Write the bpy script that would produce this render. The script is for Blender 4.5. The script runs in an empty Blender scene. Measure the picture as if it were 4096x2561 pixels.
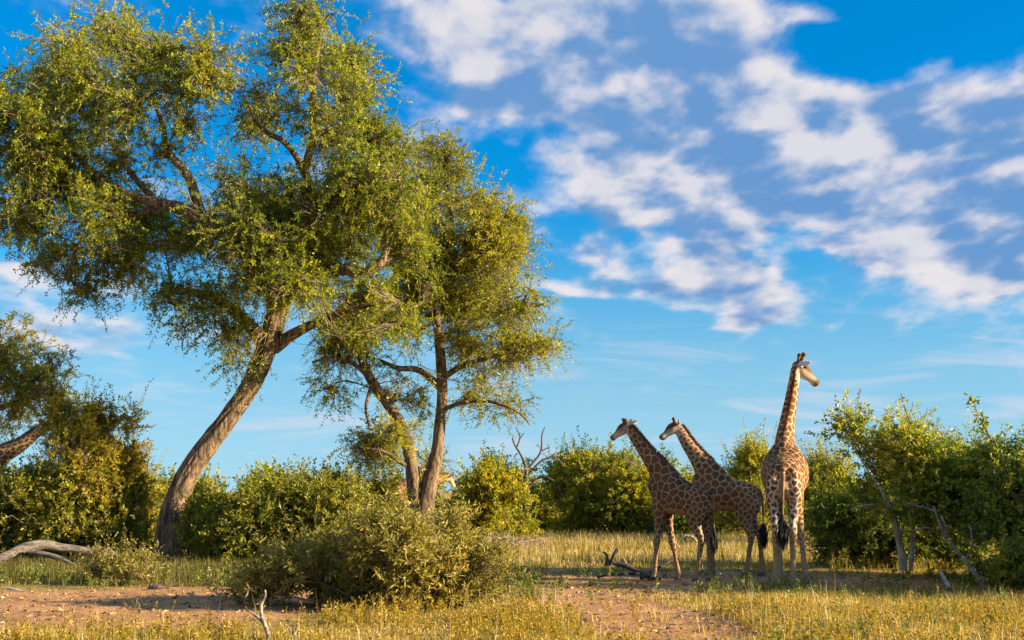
import bpy, math, random
import numpy as np
from mathutils import Vector, Matrix

# ------------------------------------------------------------------ camera, sky, sun, exposure
SC = bpy.context.scene
COL = SC.collection
F = 1280.0                      # focal length in pixels of a 1024 px wide frame
CAMZ = 2.0
PITCH = math.atan(170.0 / F)
cam_d = bpy.data.cameras.new("camera")
cam_d.sensor_width = 36.0
cam_d.lens = 36.0 * F / 1024.0
cam_d.clip_end = 5000.0
cam = bpy.data.objects.new("camera", cam_d)
COL.objects.link(cam)
cam.location = (0, 0, CAMZ)
cam.rotation_euler = (math.pi / 2 + PITCH, 0, 0)
SC.camera = cam

SUN_AZ = math.radians(103.0)    # clockwise from +Y (the view direction): low on the right
SUN_EL = math.radians(18.0)
SUN_DIR = np.array([math.sin(SUN_AZ) * math.cos(SUN_EL), math.cos(SUN_AZ) * math.cos(SUN_EL), math.sin(SUN_EL)])
sun_d = bpy.data.lights.new("sun", 'SUN')
sun_d.energy = 5.0
sun_d.angle = math.radians(0.5)
sun_d.color = (1.0, 0.81, 0.52)
sun = bpy.data.objects.new("sun", sun_d)
COL.objects.link(sun)
sun.location = (60, -30, 40)
sun.rotation_euler = (-Vector(SUN_DIR)).to_track_quat('-Z', 'Y').to_euler()

SC.view_settings.view_transform = 'Standard'
SC.view_settings.look = 'None'
SC.view_settings.exposure = 1.6
SC.view_settings.gamma = 1.0
SC.view_settings.use_curve_mapping = False
cy = SC.cycles
cy.max_bounces = 5
cy.diffuse_bounces = 4
cy.glossy_bounces = 1
cy.transmission_bounces = 3
cy.transparent_max_bounces = 4
cy.caustics_reflective = False
cy.caustics_refractive = False
cy.use_denoising = True
cy.use_adaptive_sampling = True
cy.adaptive_threshold = 0.015
cy.adaptive_min_samples = 10
cy.sample_clamp_indirect = 4.0


def ray(px, py):
    a = (px - 512.0) / F
    b = (320.0 - py) / F
    return np.array([a, math.cos(PITCH) - b * math.sin(PITCH), math.sin(PITCH) + b * math.cos(PITCH)])


def at(px, py, Y):
    d = ray(px, py)
    return np.array([0, 0, CAMZ]) + d * (Y / d[1])


def gp(px, py):
    d = ray(px, py)
    return np.array([0, 0, CAMZ]) + d * (-CAMZ / d[2])


# ---- node maths helper
class S:
    tree = None

    def __init__(self, sock):
        self.s = sock

    @staticmethod
    def op(o, *a, clamp=False):
        n = S.tree.nodes.new('ShaderNodeMath')
        n.operation = o
        n.use_clamp = clamp
        for i, x in enumerate(a):
            if isinstance(x, S):
                S.tree.links.new(x.s, n.inputs[i])
            else:
                n.inputs[i].default_value = x
        return S(n.outputs[0])

    def __add__(s, o): return S.op('ADD', s, o)
    def __radd__(s, o): return S.op('ADD', o, s)
    def __sub__(s, o): return S.op('SUBTRACT', s, o)
    def __rsub__(s, o): return S.op('SUBTRACT', o, s)
    def __mul__(s, o): return S.op('MULTIPLY', s, o)
    def __rmul__(s, o): return S.op('MULTIPLY', o, s)
    def __truediv__(s, o): return S.op('DIVIDE', s, o)


def smooth(x, a, b, lo=0.0, hi=1.0):
    n = S.tree.nodes.new('ShaderNodeMapRange')
    n.interpolation_type = 'SMOOTHSTEP'
    S.tree.links.new(x.s, n.inputs[0])
    n.inputs[1].default_value = a
    n.inputs[2].default_value = b
    n.inputs[3].default_value = lo
    n.inputs[4].default_value = hi
    return S(n.outputs[0])


def vec(x, y, z):
    n = S.tree.nodes.new('ShaderNodeCombineXYZ')
    for i, v in enumerate((x, y, z)):
        if isinstance(v, S):
            S.tree.links.new(v.s, n.inputs[i])
        else:
            n.inputs[i].default_value = v
    return S(n.outputs[0])


def vop(o, *a):
    n = S.tree.nodes.new('ShaderNodeVectorMath')
    n.operation = o
    for i, x in enumerate(a):
        if isinstance(x, S):
            S.tree.links.new(x.s, n.inputs[i])
        else:
            n.inputs[i].default_value = x
    return S(n.outputs['Value' if o in ('DOT_PRODUCT', 'LENGTH') else 'Vector'])


def noise(v, scale, detail=4.0, rough=0.5, dist=0.0, color=False, lac=2.0):
    n = S.tree.nodes.new('ShaderNodeTexNoise')
    if v is not None:
        S.tree.links.new(v.s, n.inputs['Vector'])
    n.inputs['Scale'].default_value = scale
    n.inputs['Detail'].default_value = detail
    n.inputs['Roughness'].default_value = rough
    n.inputs['Distortion'].default_value = dist
    n.inputs['Lacunarity'].default_value = lac
    return S(n.outputs['Color' if color else 0])


def mixc(f, a, b, mode='MIX'):
    n = S.tree.nodes.new('ShaderNodeMix')
    n.data_type = 'RGBA'
    n.blend_type = mode
    for sock, x in ((n.inputs[0], f), (n.inputs[6], a), (n.inputs[7], b)):
        if isinstance(x, S):
            S.tree.links.new(x.s, sock)
        elif isinstance(x, (int, float)):
            sock.default_value = x
        else:
            sock.default_value = (*x, 1.0)
    return S(n.outputs[2])


# ---- world: Nishita sky with a broken cloud deck
world = bpy.data.worlds.new("World")
SC.world = world
world.use_nodes = True
nt = world.node_tree
nt.nodes.clear()
S.tree = nt
sky = nt.nodes.new('ShaderNodeTexSky')
sky.sky_type = 'NISHITA'
sky.sun_disc = False
sky.sun_elevation = SUN_EL
sky.sun_rotation = SUN_AZ
sky.altitude = 900.0
sky.air_density = 1.0
sky.dust_density = 0.1
sky.ozone_density = 2.0
CLOUD_SEED = 14.6
tc = nt.nodes.new('ShaderNodeTexCoord')
D = S(tc.outputs['Generated'])
sep = nt.nodes.new('ShaderNodeSeparateXYZ')
nt.links.new(D.s, sep.inputs[0])
dx, dy, dz = S(sep.outputs[0]), S(sep.outputs[1]), S(sep.outputs[2])
ysafe = S.op('MAXIMUM', dy, 0.15)
u, v = dx / ysafe, dz / ysafe
zp = S.op('MAXIMUM', dz, 0.0) + 0.13
P = vec(dx * 3.6 / (0.75 + dz), S.op('LOGARITHM', zp, math.e) * 2.2, CLOUD_SEED)   # the cloud deck, flattening towards the horizon
warp = noise(P, 1.6, 3.0, 0.55, color=True)
wu = vop('MULTIPLY_ADD', warp, (0.13, 0.075, 0.0), (-0.065, -0.0375, 0.0))
UV = vop('ADD', vec(u, v, 0.0), wu)


def blob(acc, px, py, rx, ry, w):
    d = ray(px, py)
    u0, v0 = d[0] / d[1], d[2] / d[1]
    ru, rv = rx / F, ry / F
    q = vop('MULTIPLY_ADD', UV, (1 / ru, 1 / rv, 0.0), (-u0 / ru, -v0 / rv, 0.0))
    r2 = vop('DOT_PRODUCT', q, q)
    g = S.op('POWER', 0.32, r2)
    return S.op('MULTIPLY_ADD', g, w, acc)


acc = S.op('ADD', 0.0, 0.0)
for b in [(440, 15, 80, 40, .5), (520, 70, 70, 40, .6), (560, 40, 90, 45, .9), (650, 50, 85, 50, 1.), (740, 95, 95, 55, 1.), (850, 115, 90, 42, 1.),
          (960, 120, 90, 45, 1.), (700, 10, 70, 35, .7), (600, 110, 75, 30, .9), (1060, 200, 100, 110, .9), (665, 165, 85, 50, 1.), (770, 175, 90, 50, 1.), (890, 185, 110, 50, .9),
          (615, 190, 55, 22, .7), (960, 245, 85, 40, .8), (715, 245, 45, 40, .9), (745, 285, 45, 26, .8), (650, 272, 50, 22, .8),
          (757, 318, 36, 15, .9), (860, 250, 50, 12, .55), (985, 285, 70, 22, .8), (487, 118, 44, 24, .75),
          (570, 283, 45, 9, .5), (30, 275, 75, 22, .45), (815, 8, 40, 10, .3), (60, 330, 120, 24, .3), (590, 75, 120, 55, .35), (820, 160, 150, 80, .35), (980, 160, 110, 90, .35), (600, 235, 45, 18, .55), (560, 165, 40, 18, .4)]:
    acc = blob(acc, *b)
front = smooth(dy, 0.55, 0.75)
generic = smooth(noise(P, 0.55, 2.0, 0.5), 0.42, 0.62)
cov = acc * front + generic * (1.0 - front)
n1 = noise(P, 3.6, 5.0, 0.52, 0.1)
n1s = noise(vop('ADD', P, (0.035, 0.075, 0.0)), 3.6, 3.0, 0.5, 0.1)
n2 = noise(P, 9.5, 4.0, 0.55, 0.15)
nb = noise(P, 1.2, 2.0, 0.5)
dens = cov * 1.22 + (n1 - 0.5) * 1.8 + (nb - 0.5) * 0.8 + (n2 - 0.5) * 0.6 - 0.24
horizfade = smooth(dz, 0.055, 0.12)
alpha = smooth(dens, -0.10, 0.60) * horizfade
thick = smooth(dens, 0.35, 1.2)
lit = smooth((n1 - n1s) * 3.6 + (n2 - 0.5) * 1.0 + (n1 - 0.5) * 0.5 + 0.10 - thick * 0.18 - smooth(dz, 0.22, 0.36) * 0.06, -0.50, 0.50)
# thin low streaks near the horizon
Pst = vec(u * 3.0, v * 26.0, 0.3)
st = noise(Pst, 1.9, 5.0, 0.6, 0.5)
stm = smooth(st, 0.50, 0.68) * smooth(dz, 0.012, 0.04) * (1.0 - smooth(dz, 0.07, 0.17))
hs = nt.nodes.new('ShaderNodeHueSaturation')
nt.links.new(vec(dx, dy, S.op('MAXIMUM', dz, 0.0) * 0.75 + 0.14).s, sky.inputs['Vector'])
nt.links.new(sky.outputs[0], hs.inputs['Color'])
hs.inputs['Saturation'].default_value = 1.5
hs.inputs['Value'].default_value = 1.0
tint = mixc(smooth(dz, 0.03, 0.27), (2.1, 1.55, 1.18), (0.24, 1.42, 1.42))
base = mixc(1.0, S(hs.outputs[0]), tint, 'MULTIPLY')
CL = 4.9
ccol = mixc(lit, (0.20 * CL, 0.42 * CL, 0.80 * CL), (1.08 * CL, 1.02 * CL, 1.04 * CL))
ccol = mixc(thick * (1.0 - lit * 0.6) * 0.4, ccol, (0.15 * CL, 0.38 * CL, 0.78 * CL))
base = mixc((1.0 - smooth(dz, 0.0, 0.23)) * 0.64, base, (2.5, 4.0, 4.95))
c1 = mixc(stm * 0.48, base, (0.90 * CL, 0.92 * CL, 1.06 * CL))
c2 = mixc(alpha * 0.97, c1, ccol)
bg = nt.nodes.new('ShaderNodeBackground')
bg.inputs['Strength'].default_value = 0.054
nt.links.new(c2.s, bg.inputs['Color'])
wo = nt.nodes.new('ShaderNodeOutputWorld')
nt.links.new(bg.outputs[0], wo.inputs['Surface'])

world.cycles.sampling_method = 'MANUAL'
world.cycles.sample_map_resolution = 256
# ------------------------------------------------------------------ mesh and material helpers
UP = np.array([0.0, 0.0, 1.0])


def nrm(a):
    return a / np.maximum(np.linalg.norm(a, axis=-1, keepdims=True), 1e-9)


def rv(rng, n):
    return nrm(rng.normal(size=(n, 3)))


def vnoise(p, seed=0):
    """smooth value noise in 0..1 at points p (n,3)"""
    p = np.asarray(p, float)
    i = np.floor(p).astype(np.int64)
    f = p - i
    f = f * f * (3 - 2 * f)

    def h(a, b, c):
        x = (a * 374761393 + b * 668265263 + c * 2147483647 + seed * 1274126177) & 0xFFFFFFFF
        x = ((x ^ (x >> 13)) * 1274126177) & 0xFFFFFFFF
        x = (x ^ (x >> 16)) & 0xFFFF
        return x / 65535.0
    r = 0
    for a in (0, 1):
        for b in (0, 1):
            for c in (0, 1):
                w = (f[:, 0] if a else 1 - f[:, 0]) * (f[:, 1] if b else 1 - f[:, 1]) * (f[:, 2] if c else 1 - f[:, 2])
                r = r + w * h(i[:, 0] + a, i[:, 1] + b, i[:, 2] + c)
    return r


def fbm(p, seed=0, oct=3):
    s, a, t = 0, 0.5, 0
    for k in range(oct):
        s = s + a * vnoise(p * 2 ** k, seed + k * 17)
        t += a
        a *= 0.5
    return s / t


def mesh(name, V, faces, mat, parent=None, attrs=None, smooth_=False, link=True):
    """faces: list of int arrays (n,k); each array one polygon size"""
    me = bpy.data.meshes.new(name)
    V = np.asarray(V, np.float32)
    me.vertices.add(len(V))
    me.vertices.foreach_set('co', V.ravel())
    faces = [np.asarray(f, np.int32) for f in faces if len(f)]
    nl = sum(f.size for f in faces)
    npoly = sum(len(f) for f in faces)
    me.loops.add(nl)
    me.polygons.add(npoly)
    me.loops.foreach_set('vertex_index', np.concatenate([f.ravel() for f in faces]))
    tot = np.concatenate([np.full(len(f), f.shape[1], np.int32) for f in faces])
    start = np.concatenate([[0], np.cumsum(tot)[:-1]]).astype(np.int32)
    me.polygons.foreach_set('loop_start', start)
    me.polygons.foreach_set('loop_total', tot)
    me.polygons.foreach_set('use_smooth', np.full(npoly, smooth_, bool))
    for k, (dom, arr) in (attrs or {}).items():
        arr = np.asarray(arr, np.float32)
        if arr.ndim == 1:
            a = me.attributes.new(k, 'FLOAT', dom)
            a.data.foreach_set('value', arr)
        else:
            a = me.attributes.new(k, 'FLOAT_COLOR', dom)
            if arr.shape[1] == 3:
                arr = np.concatenate([arr, np.ones((len(arr), 1), np.float32)], 1)
            a.data.foreach_set('color', arr.ravel())
    me.update(calc_edges=True)
    if mat is not None:
        me.materials.append(mat)
    ob = bpy.data.objects.new(name, me)
    COL.objects.link(ob)
    if parent is not None:
        ob.parent = parent
        if parent.type == 'EMPTY':
            ob.matrix_parent_inverse = Matrix.Translation(-Vector(parent.location))
    return ob


def empty(name, loc, label, cat, group=None):
    o = bpy.data.objects.new(name, None)
    o.empty_display_size = 0.2
    COL.objects.link(o)
    o.location = loc
    tag(o, label, cat, group)
    return o


def tag(o, label=None, cat=None, group=None, kind=None):
    for k, x in (('label', label), ('category', cat), ('group', group), ('kind', kind)):
        if x:
            o[k] = x
    return o


def tubes(paths, radii, sides=5, cap=True):
    """paths (n,k,3), radii (n,k) -> verts, quads (ends closed by collapsing the radius is up to the caller)"""
    paths = np.asarray(paths, float)
    n, k, _ = paths.shape
    radii = np.broadcast_to(np.asarray(radii, float), (n, k))
    tan = np.gradient(paths, axis=1)
    tan = nrm(tan)
    ref = np.where(np.abs(tan[:, :1, 2:3]) > 0.8, np.array([1.0, 0.05, 0]), np.array([0.03, 0.05, 1.0]))
    a = nrm(np.cross(tan, ref))
    b = np.cross(tan, a)
    ang = np.arange(sides) * 2 * math.pi / sides
    ring = paths[:, :, None] + radii[:, :, None, None] * (a[:, :, None] * np.cos(ang)[:, None] + b[:, :, None] * np.sin(ang)[:, None])
    V = ring.reshape(-1, 3)
    idx = np.arange(n * k * sides).reshape(n, k, sides)
    nx = np.roll(idx, -1, axis=2)
    Q = np.stack([idx[:, :-1], nx[:, :-1], nx[:, 1:], idx[:, 1:]], -1).reshape(-1, 4)
    return V, Q


def merge(parts):
    V, Q, o = [], [], 0
    for v, q in parts:
        V.append(v)
        Q.append(q + o)
        o += len(v)
    return np.concatenate(V), np.concatenate(Q)


def catmull(P, m):
    """resample control points P (n,d) to m points on a smooth curve"""
    P = np.asarray(P, float)
    n = len(P)
    t = np.linspace(0, n - 1 - 1e-6, m)
    i = t.astype(int)
    f = (t - i)[:, None]
    g = lambda k: P[np.clip(k, 0, n - 1)]
    p0, p1, p2, p3 = g(i - 1), g(i), g(i + 1), g(i + 2)
    return 0.5 * (2 * p1 + (p2 - p0) * f + (2 * p0 - 5 * p1 + 4 * p2 - p3) * f ** 2 + (3 * p1 - p0 - 3 * p2 + p3) * f ** 3)


def newmat(name):
    m = bpy.data.materials.new(name)
    m.use_nodes = True
    m.node_tree.nodes.clear()
    S.tree = m.node_tree
    return m


def nod(t, **kw):
    n = S.tree.nodes.new(t)
    for k, x in kw.items():
        s = n.inputs[k.replace('_', ' ')]
        if isinstance(x, S):
            S.tree.links.new(x.s, s)
        elif isinstance(x, tuple):
            s.default_value = x if len(x) == 4 or s.type == 'VECTOR' else (*x, 1.0)
        else:
            s.default_value = x
    return n


def out(sock):
    o = S.tree.nodes.new('ShaderNodeOutputMaterial')
    S.tree.links.new(sock, o.inputs['Surface'])


def attr(name, kind='Fac'):
    n = S.tree.nodes.new('ShaderNodeAttribute')
    n.attribute_name = name
    return S(n.outputs[kind])


def ramp(f, stops):
    n = S.tree.nodes.new('ShaderNodeValToRGB')
    S.tree.links.new(f.s, n.inputs[0])
    e = n.color_ramp.elements
    while len(e) < len(stops):
        e.new(0.5)
    for q, (p, c) in zip(e, stops):
        q.position = p
        q.color = (*c, 1.0)
    return S(n.outputs[0])


def leafmat(name, cols, trans=0.35, gloss=0.03, rough=0.5):
    m = newmat(name)
    k = len(cols)
    c = ramp(attr('rnd'), [(i / max(k - 1, 1), x) for i, x in enumerate(cols)])
    d = nod('ShaderNodeBsdfDiffuse', Color=c)
    tcol = mixc(1.0, c, (1.5, 1.4, 0.4), 'MULTIPLY')
    t = nod('ShaderNodeBsdfTranslucent', Color=tcol)
    mx = S.tree.nodes.new('ShaderNodeMixShader')
    mx.inputs[0].default_value = trans
    S.tree.links.new(d.outputs[0], mx.inputs[1])
    S.tree.links.new(t.outputs[0], mx.inputs[2])
    g = nod('ShaderNodeBsdfGlossy', Color=(0.9, 0.9, 0.8), Roughness=rough)
    m2 = S.tree.nodes.new('ShaderNodeMixShader')
    m2.inputs[0].default_value = gloss
    S.tree.links.new(mx.outputs[0], m2.inputs[1])
    S.tree.links.new(g.outputs[0], m2.inputs[2])
    out(m2.outputs[0])
    return m


def barkmat(name, c0, c1, scale=9.0, bump=0.5, stretch=0.22, dist=0.03, sx=1.0):
    m = newmat(name)
    g = nod('ShaderNodeNewGeometry')
    p = vop('MULTIPLY', S(g.outputs['Position']), (sx, 1.0, stretch))
    n = noise(p, scale, 6.0, 0.6, 0.6)
    n2 = noise(S(g.outputs['Position']), scale * 0.25, 3.0, 0.5)
    f = smooth(n * 0.75 + n2 * 0.25, 0.36, 0.62)
    c = mixc(f, c0, c1)
    b = nod('ShaderNodeBump', Strength=bump, Distance=dist, Height=n)
    pr = nod('ShaderNodeBsdfPrincipled', Base_Color=c, Roughness=0.9, Normal=S(b.outputs[0]))
    out(pr.outputs[0])
    return m

# ------------------------------------------------------------------ giraffes
def coatmat(name, noise_scale=14.0):
    m = newmat(name)
    g = nod('ShaderNodeTexCoord')
    pos = S(g.outputs['Object'])
    wob = (noise(pos, noise_scale, 3.0, 0.6) - 0.5) * 0.03
    e = attr('edge') + wob * attr('wobble')
    f = smooth(e, -0.010, 0.015) * attr('patch')
    fur = noise(pos, 60.0, 3.0, 0.6)
    pc = mixc(1.0, attr('patch_colour', 'Color'), ramp(attr('cell') * 0.7 + fur * 0.3, [(0.0, (0.62, 0.6, 0.58)), (1.0, (1.35, 1.35, 1.3))]), 'MULTIPLY')
    bc = mixc(1.0, attr('base_colour', 'Color'), ramp(fur, [(0.2, (0.82, 0.82, 0.82)), (0.8, (1.12, 1.12, 1.12))]), 'MULTIPLY')
    c = mixc(f, bc, pc)
    b = nod('ShaderNodeBump', Strength=0.25, Distance=0.01, Height=fur)
    pr = nod('ShaderNodeBsdfPrincipled', Base_Color=c, Roughness=0.8, Normal=S(b.outputs[0]))
    pr.inputs['Specular IOR Level'].default_value = 0.2
    pr.inputs['Sheen Weight'].default_value = 0.0
    out(pr.outputs[0])
    return m


def plainmat(name, c, rough=0.6, spread=0.25):
    m = newmat(name)
    g = nod('ShaderNodeNewGeometry')
    n = noise(S(g.outputs['Position']), 22.0, 3.0, 0.6)
    col = mixc(n, tuple(x * (1 - spread) for x in c), tuple(x * (1 + spread) for x in c))
    pr = nod('ShaderNodeBsdfPrincipled', Base_Color=col, Roughness=rough)
    out(pr.outputs[0])
    return m


def loft(path, lat, hw, hh, n=22, m=None, power=2.0):
    """closed elliptical loft. path (k,3); lat (k,3) lateral axis; hw lateral half width, hh half height"""
    path, hw, hh = np.asarray(path, float), np.asarray(hw, float), np.asarray(hh, float)
    lat = np.broadcast_to(np.asarray(lat, float), path.shape)
    if m:
        q = catmull(np.concatenate([path, lat, hw[:, None], hh[:, None]], 1), m)
        path, lat, hw, hh = q[:, :3], q[:, 3:6], np.maximum(q[:, 6], 0.004), np.maximum(q[:, 7], 0.004)
    tan = nrm(np.gradient(path, axis=0))
    lat = nrm(lat - tan * (lat * tan).sum(1, keepdims=True))
    ver = np.cross(tan, lat)
    ang = np.arange(n) * 2 * math.pi / n
    ca, sa = np.cos(ang), np.sin(ang)
    e = 2.0 / power
    ca, sa = np.sign(ca) * np.abs(ca) ** e, np.sign(sa) * np.abs(sa) ** e
    R = path[:, None] + lat[:, None] * (hw[:, None] * ca)[..., None] + ver[:, None] * (hh[:, None] * sa)[..., None]
    k = len(path)
    V = np.concatenate([R.reshape(-1, 3), path[:1], path[-1:]])
    idx = np.arange(k * n).reshape(k, n)
    nx = np.roll(idx, -1, 1)
    Q = np.stack([idx[:-1], nx[:-1], nx[1:], idx[1:]], -1).reshape(-1, 4)
    t0 = np.stack([nx[0], idx[0], np.full(n, k * n)], -1)
    t1 = np.stack([idx[-1], nx[-1], np.full(n, k * n + 1)], -1)
    return V, Q, np.concatenate([t0, t1])


def giraffe(label, loc, heading, scale, neck, head_yaw, head_pitch, feet, style, seed, tail_swing=0.0, group=None, voxel=0.017, ears=(1.0, 0.0, -0.25)):
    """local frame in adult metres: x forward, y left, z up. neck: list of (x,y,z) from withers to poll.
    feet: dict fl, fr, hl, hr -> (dx, dy) of the hoof against straight down"""
    rng = np.random.default_rng(seed)
    Y = np.array([0, 1.0, 0])
    L = []
    # trunk
    wide = style.get('wide', 1.0)
    T = np.array([(-.80, 1.99, .06, .08), (-.76, 1.98, .17, .22), (-.66, 1.99, .255, .32), (-.48, 2.01, .30, .37), (-.25, 2.05, .325, .395),
                  (0.0, 2.10, .345, .43), (.25, 2.18, .335, .48), (.48, 2.27, .29, .52), (.66, 2.31, .24, .47), (.80, 2.30, .175, .37),
                  (.90, 2.27, .10, .22), (.93, 2.26, .04, .08)])
    L.append(loft(np.stack([T[:, 0], T[:, 0] * 0, T[:, 1]], 1), Y, T[:, 2] * np.interp(T[:, 0], [-.6, -.25, .3, .6], [wide, style.get('barrel', wide), style.get('barrel', wide), wide]), T[:, 3] * 1.06, 28, 40, 2.15))
    # neck
    NP = np.array([(0.34, 0, 2.34)] + [tuple(p) for p in neck], float)
    q = catmull(NP, 60)
    seg = np.concatenate([[0], np.cumsum(np.linalg.norm(np.diff(q, axis=0), axis=1))])
    s = seg / seg[-1]
    hh = np.interp(s, [0, .12, .25, .4, .6, .8, .92, 1], [.44, .42, .335, .255, .195, .160, .145, .125])
    hw = np.interp(s, [0, .12, .25, .4, .6, .8, .92, 1], [.22, .215, .185, .155, .13, .112, .10, .095])
    L.append(loft(q, Y, hw, hh, 24))
    ntan = nrm(np.gradient(q, axis=0))
    nlat = nrm(Y - ntan * (ntan @ Y)[:, None])
    ndor = -np.cross(nlat, ntan)
    ndor = np.where((ndor[:, 2:3] * 1.0 - ndor[:, 0:1]) < 0, -ndor, ndor)
    # head
    poll = q[-1]
    f = np.array([math.cos(head_pitch) * math.cos(head_yaw), math.cos(head_pitch) * math.sin(head_yaw), math.sin(head_pitch)])
    l = nrm(np.cross(UP, f))
    uu = np.cross(f, l)
    H = np.array([(-.07, -.03, .06, .07), (-.04, -.02, .09, .108), (.03, -.005, .112, .138), (.11, .0, .124, .148), (.19, -.018, .112, .146), (.27, -.045, .090, .122),
                  (.345, -.066, .074, .094), (.415, -.082, .068, .080), (.48, -.094, .072, .078), (.54, -.106, .064, .064), (.575, -.112, .035, .035)])
    hp = poll + H[:, :1] * f + H[:, 1:2] * uu + uu * 0.035
    L.append(loft(hp, l, H[:, 2], H[:, 3], 22, 34, 2.2))
    # lower lip
    lp = poll + uu * 0.035 + np.array([(.36, -.135), (.43, -.158), (.49, -.176), (.525, -.182)]) @ np.stack([f, uu])
    L.append(loft(lp, l, [.03, .042, .044, .02], [.025, .028, .026, .012], 14, 12))
    # brow ridges and median lump
    ear_pts = []
    for sy in (-1, 1):
        bp = poll + uu * 0.035 + np.array([(.07, .07), (.12, .085), (.17, .07)]) @ np.stack([f, uu]) + l * sy * .085
        L.append(loft(bp, l, [.025, .045, .02], [.025, .045, .02], 12, 10))
        # ossicones
        o0 = poll + uu * .10 + f * .035 + l * sy * .062
        od = nrm(uu * 1.0 - f * 0.2 + l * sy * .36)
        k = style.get('horn', 1.0)
        op = np.array([o0 + od * t * k for t in (-.03, .03, .10, .15, .18, .205, .22)])
        rr = np.array([.055, .052, .043, .040, .052, .046, .016])
        L.append(loft(op, l, rr, rr, 14, 16))
        # ears
        e0 = poll + uu * .055 - f * .015 + l * sy * .085
        ed = nrm(l * sy * ears[0] + uu * ears[1] + f * ears[2] + uu * 0.12)
        ep = np.array([e0 + ed * t * 1.25 for t in (0, .03, .08, .14, .19, .225, .245)])
        ear_pts.append(ep[2:])
        el = nrm(uu - ed * (uu @ ed))
        L.append(loft(ep, el, [.02, .036, .062, .066, .05, .026, .008], [.018, .018, .017, .016, .015, .013, .006], 14, 18))
    # legs
    hoof_c = {}
    for key, sy in (('fl', 1), ('fr', -1), ('hl', 1), ('hr', -1)):
        ddx, ddy = feet[key]
        if key[0] == 'f':
            R = np.array([(.52, .13, 2.30, .20, .10), (.53, .165, 2.05, .205, .125), (.55, .175, 1.82, .185, .125), (.56, .17, 1.60, .135, .10), (.56, .165, 1.40, .10, .082),
                          (.555, .16, 1.18, .078, .068), (.555, .16, 1.05, .078, .07), (.562, .16, .96, .084, .074), (.555, .16, .86, .066, .06), (.545, .16, .70, .052, .049),
                          (.54, .16, .42, .049, .047), (.54, .16, .27, .055, .053), (.545, .16, .20, .064, .06), (.56, .16, .13, .058, .056), (.575, .16, .085, .078, .068),
                          (.585, .16, .03, .092, .076), (.585, .16, .0, .094, .078)])
        else:
            R = np.array([(-.44, .12, 2.22, .24, .12), (-.48, .165, 2.02, .29, .15), (-.47, .18, 1.80, .275, .145), (-.44, .18, 1.60, .215, .125), (-.46, .17, 1.42, .15, .10),
                          (-.53, .16, 1.26, .105, .077), (-.60, .155, 1.12, .088, .066), (-.63, .155, 1.03, .086, .066), (-.625, .155, .92, .07, .058), (-.60, .155, .72, .055, .05),
                          (-.575, .155, .45, .05, .047), (-.565, .155, .28, .056, .052), (-.555, .155, .20, .064, .06), (-.54, .155, .13, .058, .056), (-.525, .155, .085, .078, .068),
                          (-.515, .155, .03, .09, .075), (-.515, .155, .0, .092, .077)])
        w = np.clip((1.9 - R[:, 2]) / 1.9, 0, 1)
        p = np.stack([R[:, 0] + ddx * w, sy * R[:, 1] * wide + ddy * w, R[:, 2]], 1)
        hoof_c[key] = p[-1]
        L.append(loft(p, Y, R[:, 4] * 1.14, R[:, 3] * 1.14, 20, 60))
    # tail
    tp = np.array([(-.74, 0, 2.24), (-.83, 0, 2.14), (-.87, tail_swing * .2, 1.95), (-.875, tail_swing * .5, 1.7), (-.87, tail_swing * .8, 1.45), (-.865, tail_swing, 1.25)])
    L.append(loft(tp, Y, [.045, .042, .032, .026, .022, .02], [.045, .042, .032, .026, .022, .02], 12, 24))
    VV, QQ, TT, o = [], [], [], 0
    for a, b, c in L:
        VV.append(a)
        QQ.append(b + o)
        TT.append(c + o)
        o += len(a)
    tmp = mesh('tmp', np.concatenate(VV) * scale, [np.concatenate(QQ), np.concatenate(TT)], None)
    md = tmp.modifiers.new('r', 'REMESH')
    md.mode = 'VOXEL'
    md.voxel_size = voxel * scale
    ms = tmp.modifiers.new('s', 'SMOOTH')
    ms.factor = 0.5
    ms.iterations = 4
    dg = bpy.context.evaluated_depsgraph_get()
    me = bpy.data.meshes.new_from_object(tmp.evaluated_get(dg))
    bpy.data.objects.remove(tmp)
    V = np.empty(len(me.vertices) * 3, np.float32)
    me.vertices.foreach_get('co', V)
    V = V.reshape(-1, 3).astype(float) / scale
    NN = np.empty(len(V) * 3, np.float32)
    me.vertices.foreach_get('normal', NN)
    NN = NN.reshape(-1, 3)
    n = len(V)
    # regions
    hx, hy, hz = (V - poll) @ f, (V - poll) @ l, (V - poll - uu * 0.035) @ uu
    dn = np.linalg.norm(V[:, None] - q[None, ::3], axis=2)
    sn = s[::3][dn.argmin(1)]
    isneck = (sn > .3) & (dn.min(1) < .36) & (V[:, 2] > 1.9) | (sn > .6) & (dn.min(1) < .3)
    dh = np.linalg.norm(V[:, None] - hp[None], axis=2).min(1)
    ishead = ((hx > -.02) & (dh < .30) & (np.abs(hy) < .34) & (hx < .72)) | ((dh < .34) & (hz > .06))
    isneck &= ~ishead
    zleg = V[:, 2]
    isleg = (zleg < 1.62) & ~isneck & ~ishead
    # patch size
    r = np.full(n, style['body'])
    r = np.where(isneck, np.interp(sn, [.2, .55, 1], [style['neck'], style['neck'] * .85, style['neck'] * .55]), r)
    legr = np.interp(zleg, [0, .5, 1.0, 1.35, 1.7], [.05, .06, .075, .11, style['body'] * .85])
    r = np.where(~isneck & ~ishead & (zleg < 1.7), legr, r)
    rear = (V[:, 0] < -.3) & ~isneck & ~ishead
    r = np.where(rear & (zleg > 1.3), np.minimum(r, style['rump']), r)
    r = np.where(ishead, .07, r)
    # seed points, then two relaxation steps
    cand = rng.permutation(n)[:9000]
    seeds, sr = [], []
    arr, rad = np.zeros((4000, 3)), np.zeros(4000)
    c = 0
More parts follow.
